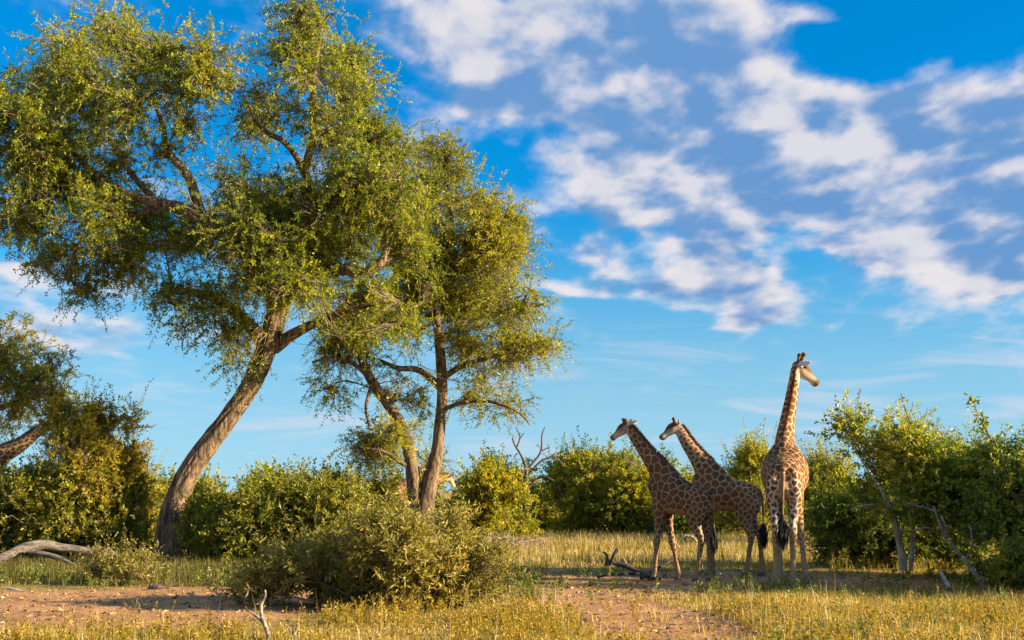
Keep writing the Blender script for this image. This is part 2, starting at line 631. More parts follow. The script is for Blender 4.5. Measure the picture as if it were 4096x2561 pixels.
    for i in cand:
        if c:
            d = np.linalg.norm(arr[:c] - V[i], axis=1)
            if (d < (rad[:c] + r[i]) * 0.5).any():
                continue
        arr[c], rad[c] = V[i], r[i]
        c += 1
        if c >= 3900:
            break
    sp = arr[:c].copy()
    W = V + (np.stack([fbm(V * 7 + 11 * k, seed + k) for k in range(3)], 1) - .5) * style.get('warp', .06)

    def nearest(sp, k=6):
        idx = np.empty((n, k), int)
        dd = np.empty((n, k))
        for a in range(0, n, 4000):
            d2 = ((W[a:a + 4000, None] - sp[None]) ** 2).sum(2)
            ii = np.argpartition(d2, k, axis=1)[:, :k]
            g = np.take_along_axis(d2, ii, 1)
            oo = g.argsort(1)
            idx[a:a + 4000] = np.take_along_axis(ii, oo, 1)
            dd[a:a + 4000] = np.take_along_axis(g, oo, 1)
        return idx, dd
    for _ in range(2):
        idx, dd = nearest(sp, 2)
        cnt = np.bincount(idx[:, 0], minlength=c)
        for k in range(3):
            sm = np.bincount(idx[:, 0], W[:, k], minlength=c)
            sp[:, k] = np.where(cnt > 0, sp[:, k] * .3 + .7 * sm / np.maximum(cnt, 1), sp[:, k])
    idx, dd = nearest(sp)
    s0 = sp[idx[:, 0]]
    bis = np.full(n, 9.0)
    for k in range(1, 6):
        gap = np.linalg.norm(sp[idx[:, k]] - s0, axis=1)
        bis = np.minimum(bis, (dd[:, k] - dd[:, 0]) / (2 * np.maximum(gap, 1e-4)))
    line = np.full(n, style['line'])
    line = np.where(isneck, style.get('neck_line', style['line']), line)
    line = np.where(isleg, np.interp(zleg, [.3, 1.2, 1.6], [.010, .014, style['line']]), line)
    back = (NN[:, 0] < -.35) & (V[:, 0] < -.35) & (zleg > 1.0) & (zleg < 2.12) & ~isneck & ~ishead
    backw = np.clip((-NN[:, 0] - .3) * 2.2, 0, 1) * np.clip((2.2 - zleg) * 4, 0, 1) * np.clip((zleg - .9) * 3, 0, 1) * (V[:, 0] < -.3) * (~isneck) * (~ishead)
    line = line + backw * style.get('rump_line', 0.02)
    edge = (bis - line) * scale
    cell = rng.random(c)[idx[:, 0]]
    pat = np.ones(n)
    pat = np.where(isleg, np.interp(zleg, style['leg_fade'], [style.get('leg_min', .1), 1.0]), pat)
    belly = (NN[:, 2] < -.5) & (zleg > 1.4) & ~isneck & ~ishead
    pat = np.where(belly, pat * .45, pat)
    pat = np.where(ishead, np.clip((.16 - hx) * 6, 0, .55), pat)
    # colours
    cream, pcol = np.array(style['cream']), np.array(style['dark'])
    base = np.tile(cream, (n, 1))
    white = np.array(style.get('white', (.60, .52, .42)))
    lower = np.clip((1.15 - zleg) / .5, 0, 1)[:, None] * isleg[:, None]
    base = base * (1 - lower) + np.array(style['leg_col']) * lower
    base = base * (1 - backw[:, None] * .8) + white * backw[:, None] * .8
    pc = np.tile(pcol, (n, 1))
    dors = np.clip(NN[:, 2] * 1.6 - .5, 0, 1)[:, None] * (~isneck & ~ishead & (zleg > 2.0))[:, None]
    pc = pc * (1 - .45 * dors)
    base = base * (1 - dors * .35) + np.array((.32, .17, .07)) * dors * .35
    if isneck.any():
        nd = ndor[::3][dn.argmin(1)]
        back_n = np.clip((NN * nd).sum(1) * 2 - .8, 0, 1)[:, None] * isneck[:, None]
        base = base * (1 - back_n * .6) + np.array((.26, .12, .05)) * back_n * .6
    hm = ishead[:, None].astype(float)
    face = np.tile(np.array((.50, .38, .26)), (n, 1))
    blotch = np.clip((fbm(V * 16 + 3, seed + 2) - .54) * 9, 0, 1)[:, None] * np.clip((.34 - hx) * 8, 0, 1)[:, None]
    face = face * (1 - blotch * .75) + np.array((.22, .11, .05)) * blotch * .75
    top = np.clip((hz + .005 + .14 * np.clip(hx, 0, 1)) * 14, 0, 1)[:, None]
    face = face * (1 - top) + np.array((.15, .065, .024)) * top
    chin = np.clip((-.05 - hz - .08 * np.clip(hx, 0, 1)) * 18, 0, 1)[:, None]
    face = face * (1 - chin * .8) + np.array((.60, .50, .38)) * chin * .8
    muz = np.clip((hx - .42) * 12, 0, 1)[:, None]
    face = face * (1 - muz) + np.array((.13, .08, .042)) * muz
    lips = np.clip((hx - .50) * 22, 0, 1)[:, None] * np.clip((-.09 - hz) * 30, 0, 1)[:, None]
    face = face * (1 - lips) + np.array((.36, .23, .11)) * lips
    eyes = np.clip(1.25 - np.linalg.norm(np.stack([(hx - .135) / .065, (np.abs(hy) - .115) / .045, (hz - .045) / .035], 1), axis=1), 0, 1)[:, None]
    face = face * (1 - eyes) + np.array((.03, .018, .012)) * eyes
    horn = np.clip((hz - .155) * 30, 0, 1)[:, None] * ((hx < .12) & (np.abs(hy) < .16))[:, None]
    face = face * (1 - horn) + np.array((.26, .13, .055)) * horn
    tip = np.clip((hz - .235) * 30, 0, 1)[:, None] * ((hx < .12) & (np.abs(hy) < .16))[:, None]
    face = face * (1 - tip) + np.array((.012, .01, .009)) * tip
    earm = (np.linalg.norm(V[:, None] - np.concatenate(ear_pts)[None], axis=2).min(1) < .072)[:, None] & (np.abs(hy) > .10)[:, None]
    face = np.where(earm, np.array((.60, .54, .50)), face)
    hm = np.maximum(hm, earm)
    pat = np.where(earm[:, 0], 0, pat)
    base = base * (1 - hm) + face * hm
    hoofm = np.clip((.13 - zleg) * 20, 0, 1)[:, None]
    base = base * (1 - hoofm * .75) + np.array((.07, .055, .045)) * hoofm * .75
    pat = np.where(zleg < .16, 0, pat)
    tailm = (V[:, 0] < -.80) & (zleg < 2.1)
    pat = np.where(tailm & (np.abs(V[:, 1] - tail_swing * .4) < .08), .25, pat)
    tm = (tailm & (np.abs(V[:, 1] - tail_swing * .4) < .07))[:, None]
    base = np.where(tm, np.array((.30, .17, .075)), base)
    dist = (np.where(isleg, .6, 1.0)) * style.get('wobble', 1.0)
    for nm, a in (('edge', edge), ('patch', pat), ('cell', cell), ('wobble', dist)):
        t = me.attributes.new(nm, 'FLOAT', 'POINT')
        t.data.foreach_set('value', a.astype(np.float32))
    for nm, a in (('patch_colour', pc), ('base_colour', base)):
        t = me.attributes.new(nm, 'FLOAT_COLOR', 'POINT')
        t.data.foreach_set('color', np.concatenate([a, np.ones((n, 1))], 1).astype(np.float32).ravel())
    me.polygons.foreach_set('use_smooth', np.ones(len(me.polygons), bool))
    me.materials.clear()
    me.materials.append(COAT)
    root = empty('giraffe', loc, label, 'giraffe', group)
    root.rotation_euler = (0, 0, heading)
    body = bpy.data.objects.new('body', me)
    COL.objects.link(body)
    body.parent = root

    def sub(name, V, F, mat, sm=False):
        ob = mesh(name, np.asarray(V) * scale, F, mat, None, None, sm)
        ob.parent = body
        return ob
    # mane: short stiff hairs on the neck's ridge
    m = 1500
    t = rng.random(m) * .80 + .185
    j = np.clip(np.searchsorted(s, t), 0, 59)
    fr = rng.normal(size=m) * .012
    b0 = q[j] + ndor[j] * (hh[j] * np.where(t < .3, .86, .93) + .0)[:, None] + nlat[j] * fr[:, None] + ntan[j] * (rng.random(m)[:, None] - .5) * .05
    ln = np.interp(t, [.18, .3, .9, .97], [.055, .095, .10, .08]) * (.7 + .5 * rng.random(m))
    hd = nrm(ndor[j] + ntan[j] * (.35 + .3 * rng.random(m))[:, None] + rv(rng, m) * .18)
    wd = nrm(np.cross(hd, rv(rng, m))) * .009
    Vm = np.stack([b0 - wd - hd * .03, b0 + wd - hd * .03, b0 + hd * ln[:, None]], 1).reshape(-1, 3)
    sub('mane', Vm, [np.arange(3 * m).reshape(-1, 3)], MANE)['kind'] = 'stuff'
    # tail tuft
    m = 260
    e = tp[-1]
    a = rng.random(m) * 6.28
    b0 = e + np.stack([np.cos(a) * .016, np.sin(a) * .016, rng.random(m) * .14 - .02], 1)
    spread = rng.normal(size=(m, 2)) * np.array([.017, .019])
    lng = .34 + .26 * rng.random(m)
    tt = np.linspace(0, 1, 5)
    pth = b0[:, None] + np.stack([spread[:, :1] * np.sin(tt * 2.6)[None] * 2.0, spread[:, 1:] * np.sin(tt * 2.6)[None] * 2.0, -lng[:, None] * tt[None]], -1)
    v, qd = tubes(pth, np.array([.008, .010, .010, .007, .001])[None], 4)
    sub('tail_tuft', v, [qd], TUFT)['kind'] = 'stuff'
    # eyes
    for sy in (-1, 1):
        c0 = poll + uu * .035 + f * .135 + uu * .045 + l * sy * .112
        th = np.linspace(0, math.pi, 7)
        p = c0 + np.outer(np.cos(th), f) * .026
        rr = np.maximum(np.sin(th) * .024, .001)
        v, q4, t3 = loft(p, l, rr, rr, 10)
        sub('eye', v, [q4, t3], EYE, True)
    return root


COAT = coatmat('giraffe coat')
MANE = plainmat('mane hair', (.17, .062, .024), .6, .5)
TUFT = plainmat('tail hair', (.006, .005, .0045), .7, .3)
EYE = plainmat('eye', (.008, .006, .005), .08, .2)
GA = dict(body=.160, neck=.165, rump=.105, line=.0075, neck_line=.0085, rump_line=.002, leg_fade=[.15, .5], leg_min=.5, cream=(.40, .27, .15), dark=(.115, .050, .019),
          leg_col=(.36, .235, .135), white=(.46, .38, .30), horn=.85, warp=.06, wobble=.9, barrel=1.1)
GB = dict(GA, dark=(.145, .064, .023), line=.0125, neck_line=.020, neck=.14, horn=.95, leg_fade=[.2, .8], leg_min=.35)
GC = dict(body=.105, neck=.145, rump=.095, line=.0062, neck_line=.015, rump_line=.010, leg_fade=[.5, 1.2], leg_min=.22, cream=(.56, .37, .18), dark=(.135, .052, .015),
          leg_col=(.42, .28, .155), white=(.54, .49, .44), horn=1.2, warp=.10, wobble=1.5, wide=1.10, barrel=1.32)

# ------------------------------------------------------------------ ground
def smst(x, a, b):
    t = np.clip((x - a) / (b - a), 0, 1)
    return t * t * (3 - 2 * t)


def dirt(x, y):
    """0 grassy .. 1 bare earth"""
    p = np.stack([x, y, 0 * x], 1)
    w = (fbm(p * .45, 5) - .5) * 1.4

    def ell(cx, cy_, rx, ry, rot=0.0):
        c, s_ = math.cos(rot), math.sin(rot)
        a, b = (x - cx) * c + (y - cy_) * s_, -(x - cx) * s_ + (y - cy_) * c
        return 1 - smst(np.hypot(a / rx, b / ry) + w * .55, .75, 1.1)
    d = ell(-8.6, 21.8, 6.4, 4.0)
    d = np.maximum(d, ell(2.0, 20.2, 1.45, 4.3, .12))
    d = np.maximum(d, ell(2.4, 26.0, 3.6, 2.2) * .95)
    d = np.maximum(d, ell(4.4, 28.6, 4.6, 2.8))
    d = np.maximum(d, ell(-.5, 24.6, 3.4, 1.8))
    d = np.maximum(d, ell(-5.0, 24.8, 5.0, 1.8) * .9)
    return d


def gz(x, y):
    p = np.stack([x, y, 0 * x], 1)
    return (fbm(p * .12, 3) - .5) * .10 + (fbm(p * .9, 8) - .5) * .05


def axis(lo, hi, near_lo, near_hi, step, grow=1.18):
    a = list(np.arange(near_lo, near_hi + 1e-6, step))
    s, x = step, near_hi
    while x < hi:
        s *= grow
        x += s
        a.append(x)
    s, x, b = step, near_lo, []
    while x > lo:
        s *= grow
        x -= s
        b.append(x)
    return np.array(b[::-1] + a)


xs, ys = axis(-900, 900, -12, 12, .16), axis(-500, 1500, 15, 36, .16)
GX, GY = np.meshgrid(xs, ys)
gx, gy = GX.ravel(), GY.ravel()
near = (gy > 14) & (gy < 37) & (np.abs(gx) < 13)
dv = dirt(gx, gy)
gzv = gz(gx, gy)
gzv = gzv + near * (fbm(np.stack([gx, gy, 0 * gx], 1) * 3.1, 21) - .5) * .07 * dv
nxn = len(xs)
ii = np.arange(len(gx)).reshape(len(ys), nxn)
GQ = np.stack([ii[:-1, :-1], ii[:-1, 1:], ii[1:, 1:], ii[1:, :-1]], -1).reshape(-1, 4)
m = newmat('savanna earth')
g = nod('ShaderNodeNewGeometry')
pos = S(g.outputs['Position'])
n_a = noise(pos, 0.9, 5.0, 0.6)
n_b = noise(pos, 7.0, 5.0, 0.65)
n_c = noise(pos, 34.0, 3.0, 0.6)
earth = mixc(smooth(n_a * 0.5 + n_b * 0.5, 0.38, 0.62), (0.33, 0.165, 0.075), (0.48, 0.265, 0.125))
earth = mixc(smooth(n_c, 0.56, 0.70) * 0.65, earth, (0.56, 0.36, 0.18))
earth = mixc(smooth(n_b * 0.6 + n_c * 0.4, 0.56, 0.68) * 0.6, earth, (0.16, 0.085, 0.04))
straw = mixc(n_b, (0.20, 0.125, 0.042), (0.42, 0.29, 0.10))
gcol = mixc(smooth(attr('bare') + (n_b - 0.5) * 0.5, 0.3, 0.7), straw, earth)
bm = nod('ShaderNodeBump', Strength=0.9, Distance=0.05, Height=n_b * 0.6 + n_c * 0.4)
pr = nod('ShaderNodeBsdfPrincipled', Base_Color=gcol, Roughness=0.95, Normal=S(bm.outputs[0]))
pr.inputs['Specular IOR Level'].default_value = 0.1
out(pr.outputs[0])
ground = mesh('ground', np.stack([gx, gy, gzv], 1), [GQ], m, None, {'bare': ('POINT', dv)}, True)
tag(ground, 'flat reddish sandy savanna ground with bare earth patches', 'ground', None, 'structure')


def gz1(x, y):
    return float(gz(np.array([float(x)]), np.array([float(y)]))[0])


# ------------------------------------------------------------------ plants
def twig_leaves(rng, p0, d, L, nl, ll, lw, droop, along=0.7, rand=0.6, upb=0.5, wig=0.05, flat=0.0):
    n = len(p0)
    t = (np.arange(nl) + .5 + rng.uniform(-.4, .4, (n, nl))) / nl
    t = t * .94 + .06
    L = np.broadcast_to(np.asarray(L, float).reshape(-1, 1), (n, 1))
    pos = p0[:, None] + d[:, None] * (L * t)[..., None]
    pos[..., 2] -= droop * L * t * t
    ph = rng.random((n, 1)) * 6
    side = nrm(np.cross(d, rv(rng, n)))
    pos += side[:, None] * (np.sin(t * 6 + ph) * wig * L)[..., None]
    tan = np.repeat(d[:, None], nl, 1).copy()
    tan[..., 2] -= 2 * droop * t
    tan = nrm(tan)
    sgn = np.where(np.arange(nl) % 2 == 0, 1.0, -1.0)[None, :, None]
    s2 = nrm(np.cross(tan, side[:, None] + .5 * rng.normal(size=(n, nl, 3))))
    ld = nrm(tan * along + s2 * sgn + rand * rng.normal(size=(n, nl, 3)))
    nn = rng.normal(size=(n, nl, 3))
    nn[..., 2] += upb
    wd = nrm(np.cross(ld, nn))
    sz = rng.uniform(.65, 1.3, (n, nl, 1))
    a = pos
    b = pos + ld * ll * sz
    mid = pos + ld * ll * sz * .5
    nv = nrm(np.cross(wd, ld))
    mid = mid - nv * ll * sz * .08
    h = wd * lw * sz * .5
    V = np.stack([a, mid + h, b, mid - h], 2).reshape(-1, 3)
    Q = np.arange(n * nl * 4).reshape(-1, 4)
    return V, Q, pos


def in_blobs(rng, blobs, n, shell=0.5, hole_f=1.2, hole_t=0.42, seed=0, tail=.22):
    c = np.array([b[0] for b in blobs])
    r = np.array([b[1] for b in blobs])
    w = np.array([(b[2] if len(b) > 2 else 1.0) for b in blobs]) * (r.prod(1)) ** (2 / 3)
    w = w / w.sum()
    P, D = [], []
    got = 0
    while got < n:
        k = rng.choice(len(blobs), n, p=w)
        dr = rv(rng, n)
        rad = (shell + (1 - shell) * rng.random(n)) ** .8 * (1 + tail * np.abs(rng.normal(size=n)))
        o = dr * rad[:, None]
        p = c[k] + o * r[k]
        keep = vnoise(p * hole_f, seed + 3) + .35 * (vnoise(p * hole_f * 2.7, seed + 9) - .5) > hole_t
        P.append(p[keep])
        D.append(o[keep])
        got += keep.sum()
    return np.concatenate(P)[:n], np.concatenate(D)[:n]


def plant_crown(rng, blobs, skel, ntwig, nl, tl, ll, lw, droop=.25, upd=.25, outw=.6, seed=0, hole_f=1.2, hole_t=.42, shell=.45, per=22, branch_r=.03,
                twig_r=.006, bare=0.0, rand=.6, upb=.5, keep_low=None, along=.7, zmin=None, shoots=.12, tail=.22):
    p0, o = in_blobs(rng, blobs, ntwig, shell, hole_f, hole_t, seed, tail)
    if zmin is not None:
        p0[:, 2] = np.maximum(p0[:, 2], zmin + .25 * rng.random(len(p0)))
    d = nrm(o * outw + rv(rng, ntwig) * .75 + UP * upd)
    L = tl * rng.uniform(.55, 1.35, ntwig)
    sh = (rng.random(ntwig) < shoots) & (o[:, 2] > .25)
    L = np.where(sh, L * 1.9, L)
    d = np.where(sh[:, None], nrm(UP * 1.3 + o * .6 + rv(rng, ntwig) * .35), d)
    nb = int(ntwig * bare)
    V, Q, _ = twig_leaves(rng, p0[nb:], d[nb:], L[nb:], nl, ll, lw, droop, along, rand, upb)
    ntl = len(p0) - nb
    clump = vnoise(p0[nb:] * .9, seed + 31)
    rnd = np.clip(.55 * np.repeat(rng.random(ntl), nl) + .45 * rng.random(ntl * nl) + .5 * (np.repeat(clump, nl) - .5), 0, 1)
    # branches: cluster the twigs
    nc = max(3, ntwig // per)
    cc = p0[rng.choice(ntwig, nc, replace=False)]
    parts = []
    skel = np.asarray(skel)
    near = ((cc[:, None] - skel[None]) ** 2).sum(2).min(1)
    cc = cc[np.argsort(near)]
    pool = np.concatenate([skel, np.zeros((nc * 5, 3))])
    ps = len(skel)
    br = np.empty((nc, 7, 3))
    tt = np.linspace(0, 1, 7)[:, None]
    for i in range(nc):
        e = cc[i]
        q = pool[:ps]
        dist = ((q - e) ** 2).sum(1) + 2.5 * np.maximum(q[:, 2] - e[2] + .15, 0) ** 2
        s_ = q[np.argpartition(dist, 3)[rng.integers(0, 3)]]
        ll_ = np.linalg.norm(e - s_)
        mid = (s_ + e) / 2 + rv(rng, 1)[0] * ll_ * .2 + UP * .12 * ll_
        br[i] = (1 - tt) ** 2 * s_ + 2 * tt * (1 - tt) * mid + tt * tt * e + rng.normal(size=(7, 3)) * .04 * (tt * (1 - tt) * 4) * min(ll_, 1.5)
        pool[ps:ps + 5] = br[i, 2:7]
        ps += 5
    s0 = br[:, 0]
    own = np.empty(ntwig, int)
    for a in range(0, ntwig, 2000):
        own[a:a + 2000] = ((p0[a:a + 2000, None] - cc[None]) ** 2).sum(2).argmin(1)
    ln = np.linalg.norm(cc - s0, axis=1)
    rr = (np.linspace(1, .3, 7)[None] * branch_r * np.clip(ln / 2.0, .45, 1.5)[:, None])
    parts.append(tubes(br, rr, 5))
    # each twig springs from a point on its branch
    j = rng.integers(2, 7, ntwig)
    b0 = br[own, j]
    t = np.linspace(0, 1, 3)[None, :, None]
    con = b0[:, None] * (1 - t) + p0[:, None] * t
    con[:, 1] += rv(rng, ntwig) * .12 * np.linalg.norm(p0 - b0, axis=1)[:, None]
    parts.append(tubes(con, np.array([[1.9, 1.4, 1.0]]) * twig_r, 3))
    t = np.linspace(0, 1, 4)
    tw = p0[:, None] + d[:, None] * (L[:, None] * t)[..., None]
    tw[..., 2] -= droop * L[:, None] * t * t
    parts.append(tubes(tw, np.array([[1.0, .8, .55, .2]]) * twig_r, 3))
    if nb:
        b0, bd, bl = tw[:nb, 2], d[:nb], L[:nb]
        for q in range(3):
            e = b0 + nrm(bd + rv(rng, nb) * .9 - UP * .3) * (bl * .6)[:, None]
            parts.append(tubes(np.stack([b0, (b0 + e) / 2 + rv(rng, nb) * .05, e], 1), np.array([[.7, .5, .2]]) * twig_r, 3))
    BV, BQ = merge(parts)
    return V, Q, rnd, BV, BQ


def B(px, py, rx, ry, Y, rd=None, w=1.0):
    k = Y / F
    return (at(px, py, Y), np.array([rx * k, (rd if rd else (rx + ry) * .5 * k * 1.05), ry * k]), w)


def limb(pts, m=24):
    """pts (px, py, radius px, Y) -> path (m,3), radius (m)"""
    P = np.array([np.append(at(a, b, Y), r * Y / F) for a, b, r, Y in pts])
    q = catmull(P, m)
    return q[:, :3], np.maximum(q[:, 3], .008)


def bark_tube(name, path, rad, mat, parent, sides=18, ridge=.10, seed=0, flare=0.0, kind=None, freq=1.0):
    m = len(path)
    tan = nrm(np.gradient(path, axis=0))
    ref = np.array([0.3, 1.0, 0.1])
    a = nrm(np.cross(tan, ref))
    b = np.cross(tan, a)
    ang = np.arange(sides) * 2 * math.pi / sides
    s = np.concatenate([[0], np.cumsum(np.linalg.norm(np.diff(path, axis=0), axis=1))])
    A, Sg = np.meshgrid(ang, s)
    q = np.stack([np.cos(A).ravel() * 2.2 * freq, np.sin(A).ravel() * 2.2 * freq, Sg.ravel() * 1.1], 1)
    f1 = fbm(q + seed, seed, 3) - .5
    q2 = np.stack([np.cos(A).ravel() * 5.5 * freq, np.sin(A).ravel() * 5.5 * freq, Sg.ravel() * 1.3], 1)
    f2 = np.abs(fbm(q2 + 5 + seed, seed + 5, 2) - .5) * 2
    k = 1 + (f1 * 1.6 - f2 * .9 + .2).reshape(m, sides) * ridge
    if flare:
        k = k * (1 + flare * np.exp(-s / .45) * (1 + .35 * np.cos(ang * 3 + 1)[None]).T.mean() )[:, None] if False else k * (1 + flare * np.exp(-s[:, None] / .45) * (1 + .4 * np.cos(ang[None] * 3 + 1)))
    R = path[:, None] + (rad[:, None] * k)[..., None] * (a[:, None] * np.cos(ang)[None, :, None] + b[:, None] * np.sin(ang)[None, :, None])
    V = np.concatenate([R.reshape(-1, 3), path[-1:] + tan[-1:] * rad[-1] * .5])
    idx = np.arange(m * sides).reshape(m, sides)
    nx = np.roll(idx, -1, 1)
    Q = np.stack([idx[:-1], nx[:-1], nx[1:], idx[1:]], -1).reshape(-1, 4)
    T = np.stack([idx[-1], nx[-1], np.full(sides, m * sides)], -1)
    o = mesh(name, V, [Q, T], mat, parent, None, True)
    if kind:
        o['kind'] = kind
    return o


BARK1 = barkmat('acacia bark', (.034, .023, .016), (.285, .180, .098), 9.0, 1.0, .14, .09)
BARK2 = barkmat('rough dark bark', (.034, .024, .017), (.24, .155, .088), 12.0, 0.9, .3, .05)
BARKW = barkmat('pale bark', (.20, .16, .12), (.52, .44, .34), 14.0, 0.6, .3, .02)
TWIG = barkmat('twig bark', (.07, .046, .027), (.26, .185, .105), 6.0, 0.2, 1.0, .01)
TWIGD = barkmat('dark twig bark', (.07, .045, .028), (.22, .15, .09), 6.0, 0.2, 1.0, .01)
DEAD = barkmat('weathered wood', (.10, .082, .068), (.36, .30, .235), 12.0, 0.8, 1.0, .02)
LOGW = barkmat('grey log wood', (.05, .042, .037), (.24, .20, .165), 13.0, 1.0, 1.0, .05, .12)
LEAF_T1 = leafmat('acacia leaf', [(0.038, 0.074, 0.003), (0.136, 0.186, 0.005), (0.302, 0.333, 0.007), (0.542, 0.490, 0.012)], .42)
LEAF_T2 = leafmat('acacia leaf yellowish', [(0.056, 0.086, 0.003), (0.175, 0.202, 0.006), (0.340, 0.341, 0.008), (0.569, 0.500, 0.014)], .42)
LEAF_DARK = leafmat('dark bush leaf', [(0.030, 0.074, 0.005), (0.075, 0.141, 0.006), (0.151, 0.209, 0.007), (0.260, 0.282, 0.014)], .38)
LEAF_MID = leafmat('bush leaf', [(0.041, 0.069, 0.004), (0.138, 0.162, 0.006), (0.270, 0.255, 0.012), (0.470, 0.400, 0.060)], .40)
LEAF_BRIGHT = leafmat('bright bush leaf', [(0.067, 0.102, 0.003), (0.193, 0.223, 0.005), (0.368, 0.340, 0.007), (0.589, 0.459, 0.017)], .46)
LEAF_OLIVE = leafmat('grey olive leaf', [(.062, .066, .012), (.180, .168, .024), (.350, .300, .058), (.540, .440, .14)], .40, .03)
LEAF_GOLD = leafmat('golden bush leaf', [(.12, .115, .006), (.29, .25, .009), (.44, .35, .014), (.50, .24, .045)], .45)
LEAF_FRESH = leafmat('fresh broad leaf', [(0.037, 0.085, 0.004), (0.123, 0.198, 0.006), (0.271, 0.310, 0.010), (0.589, 0.484, 0.044)], .46, .05)
LEAF_BLUE = leafmat('blue green leaf', [(0.030, 0.082, 0.018), (0.061, 0.133, 0.025), (0.117, 0.201, 0.027), (0.218, 0.268, 0.031)], .3)


def stem_paths(rng, base, blobs, k, spread=.25):
    out_ = []
    for i in range(k):
        b = blobs[i % len(blobs)]
        e = b[0] + rv(rng, 1)[0] * b[1] * .35
        s = base + np.array([rng.normal() * spread, rng.normal() * spread, -.08])
        mid = (s * .55 + e * .45) + np.array([0, 0, .25 * (e[2] - s[2])]) * .5
        out_.append(catmull(np.array([s, mid, e]), 10) + rng.normal(size=(10, 3)) * .02)
    return np.array(out_)


def shrub(label, px, Y, blobs, ntwig, nl, tl, ll, lw, leaf, seed, name='shrub', cat='bush', group=None, stems=7, stem_r=.045, twigm=None, wood=None, base_py=None, **kw):
    rng = np.random.default_rng(seed)
    x = at(px, 490, Y)[0]
    base = np.array([x, Y, gz1(x, Y)])
    root = empty(name, base, label, cat, group)
    st = stem_paths(rng, base, blobs, stems)
    skel = st[:, 2:].reshape(-1, 3)
    V, Q, rnd, BV, BQ = plant_crown(rng, blobs, skel, ntwig, nl, tl, ll, lw, seed=seed, zmin=base[2] + .06, **dict(dict(tail=.06), **kw))
    V[:, 2] = np.maximum(V[:, 2], base[2] + .01)
    sv, sq = tubes(st, np.linspace(1, .45, 10)[None] * stem_r * rng.uniform(.6, 1.2, (stems, 1)), 6)
    f = mesh('foliage', V, [Q], leaf, root, {'rnd': ('FACE', rnd)})
    f['kind'] = 'stuff'
    b = mesh('branchwork', *(lambda a: (a[0], [a[1]]))(merge([(BV, BQ), (sv, sq)])), twigm or TWIGD, root)
    b['kind'] = 'stuff'
    return root


# ---- the leaning tree
YT = 38.5
T1 = empty('leaning_tree', (at(167, 490, YT)[0], YT, 0), 'tall feathery acacia whose thick trunk leans over and curves upward', 'tree')
rng = np.random.default_rng(11)
skel = []


def add_limb(tree, name, pts, mat, m=22, sides=12, ridge=.10, seed=0, start=0, **kw):
    p, r = limb(pts, m)
    trunk = next((c for c in tree.children if c.name.split('.')[0] == 'trunk'), None)
    o = bark_tube(name, p, r, mat, trunk if (name == 'limb' and trunk) else tree, sides, ridge, seed, **kw)
    skel.append(p[start:])
    return o


add_limb(T1, 'trunk', [(166, 562, 12, YT), (167, 550, 11.4, YT), (170, 521, 11.4, YT), (182, 487, 10.6, YT), (199, 457, 10.2, YT), (224, 424, 9.6, YT), (248, 390, 9.4, YT),
                       (262, 360, 10, YT), (271, 335, 11, YT), (277, 313, 9.6, YT), (284, 298, 8, YT)], BARK1, 150, 56, .24, 1, 110, flare=.16, freq=1.25)
for k, pts in enumerate([[(176, 500, 5, YT - .25), (173, 525, 6, YT - .3), (175, 545, 5.6, YT - .35), (178, 560, 6, YT - .45)], [(168, 505, 5, YT - .1), (162, 528, 5, YT - .2), (158, 548, 4.6, YT - .3), (155, 561, 5, YT - .4)]]):
    p, r = limb(pts, 24)
    bark_tube('root_buttress', p, r, BARK1, next(c for c in T1.children if c.name.startswith('trunk')), 18, .2, 14 + k, freq=1.2)
add_limb(T1, 'limb', [(267, 350, 7, YT), (257, 334, 7.5, YT + .1), (246, 322, 6.5, YT + .2), (231, 309, 5.5, YT + .3), (212, 297, 5, YT + .3), (186, 292, 4, YT + .2), (160, 290, 2, YT)], BARK1, seed=2)
add_limb(T1, 'limb', [(274, 348, 7, YT), (290, 336, 6, YT - .2), (309, 326, 5, YT - .4), (335, 314, 3.8, YT - .6), (372, 304, 2.4, YT - .9), (400, 300, 1.3, YT - 1)], BARK1, seed=3)
add_limb(T1, 'limb', [(277, 313, 10, YT), (288, 292, 9, YT - .3), (313, 276, 8, YT - .8), (339, 269, 6.5, YT - 1.2), (360, 272, 5, YT - 1.5), (378, 266, 4.4, YT - 1.6), (386, 250, 3.6, YT - 1.6), (394, 215, 2, YT - 1.6), (400, 175, 1, YT - 1.5)], BARK1, seed=4)
add_limb(T1, 'limb', [(277, 313, 9.5, YT), (270, 285, 9, YT - .2), (243, 250, 8.2, YT - .9), (212, 226, 7.6, YT - 1.5), (182, 209, 6.6, YT - 1.8), (157, 203, 5.2, YT - 1.8), (120, 190, 4, YT - 1.5), (80, 160, 3, YT - 1), (50, 120, 1.6, YT - .5), (40, 80, .8, YT)], BARK1, 30, seed=5)
add_limb(T1, 'limb', [(204, 221, 6, YT - 1.6), (197, 203, 5.5, YT - 1.7), (188, 176, 4.6, YT - 1.8), (167, 150, 3.6, YT - 1.6), (163, 125, 2.8, YT - 1.2), (150, 90, 2, YT - .8), (140, 45, 1, YT - .5)], BARK1, seed=6)
add_limb(T1, 'limb', [(282, 300, 8, YT), (292, 268, 7, YT + .3), (308, 225, 6, YT + .2), (308, 190, 5, YT - .4), (306, 167, 4.6, YT - .8), (313, 137, 4, YT - .9), (313, 92, 3, YT - .8), (318, 50, 2, YT - .6), (325, 12, 1, YT - .5)], BARK1, 28, seed=7)
add_limb(T1, 'limb', [(306, 178, 3.8, YT - .6), (297, 158, 3.4, YT - 1), (283, 141, 3, YT - 1.2), (268, 133, 2.6, YT - 1.2), (255, 120, 1.6, YT - 1), (245, 95, .9, YT - .6)], BARK1, seed=8)
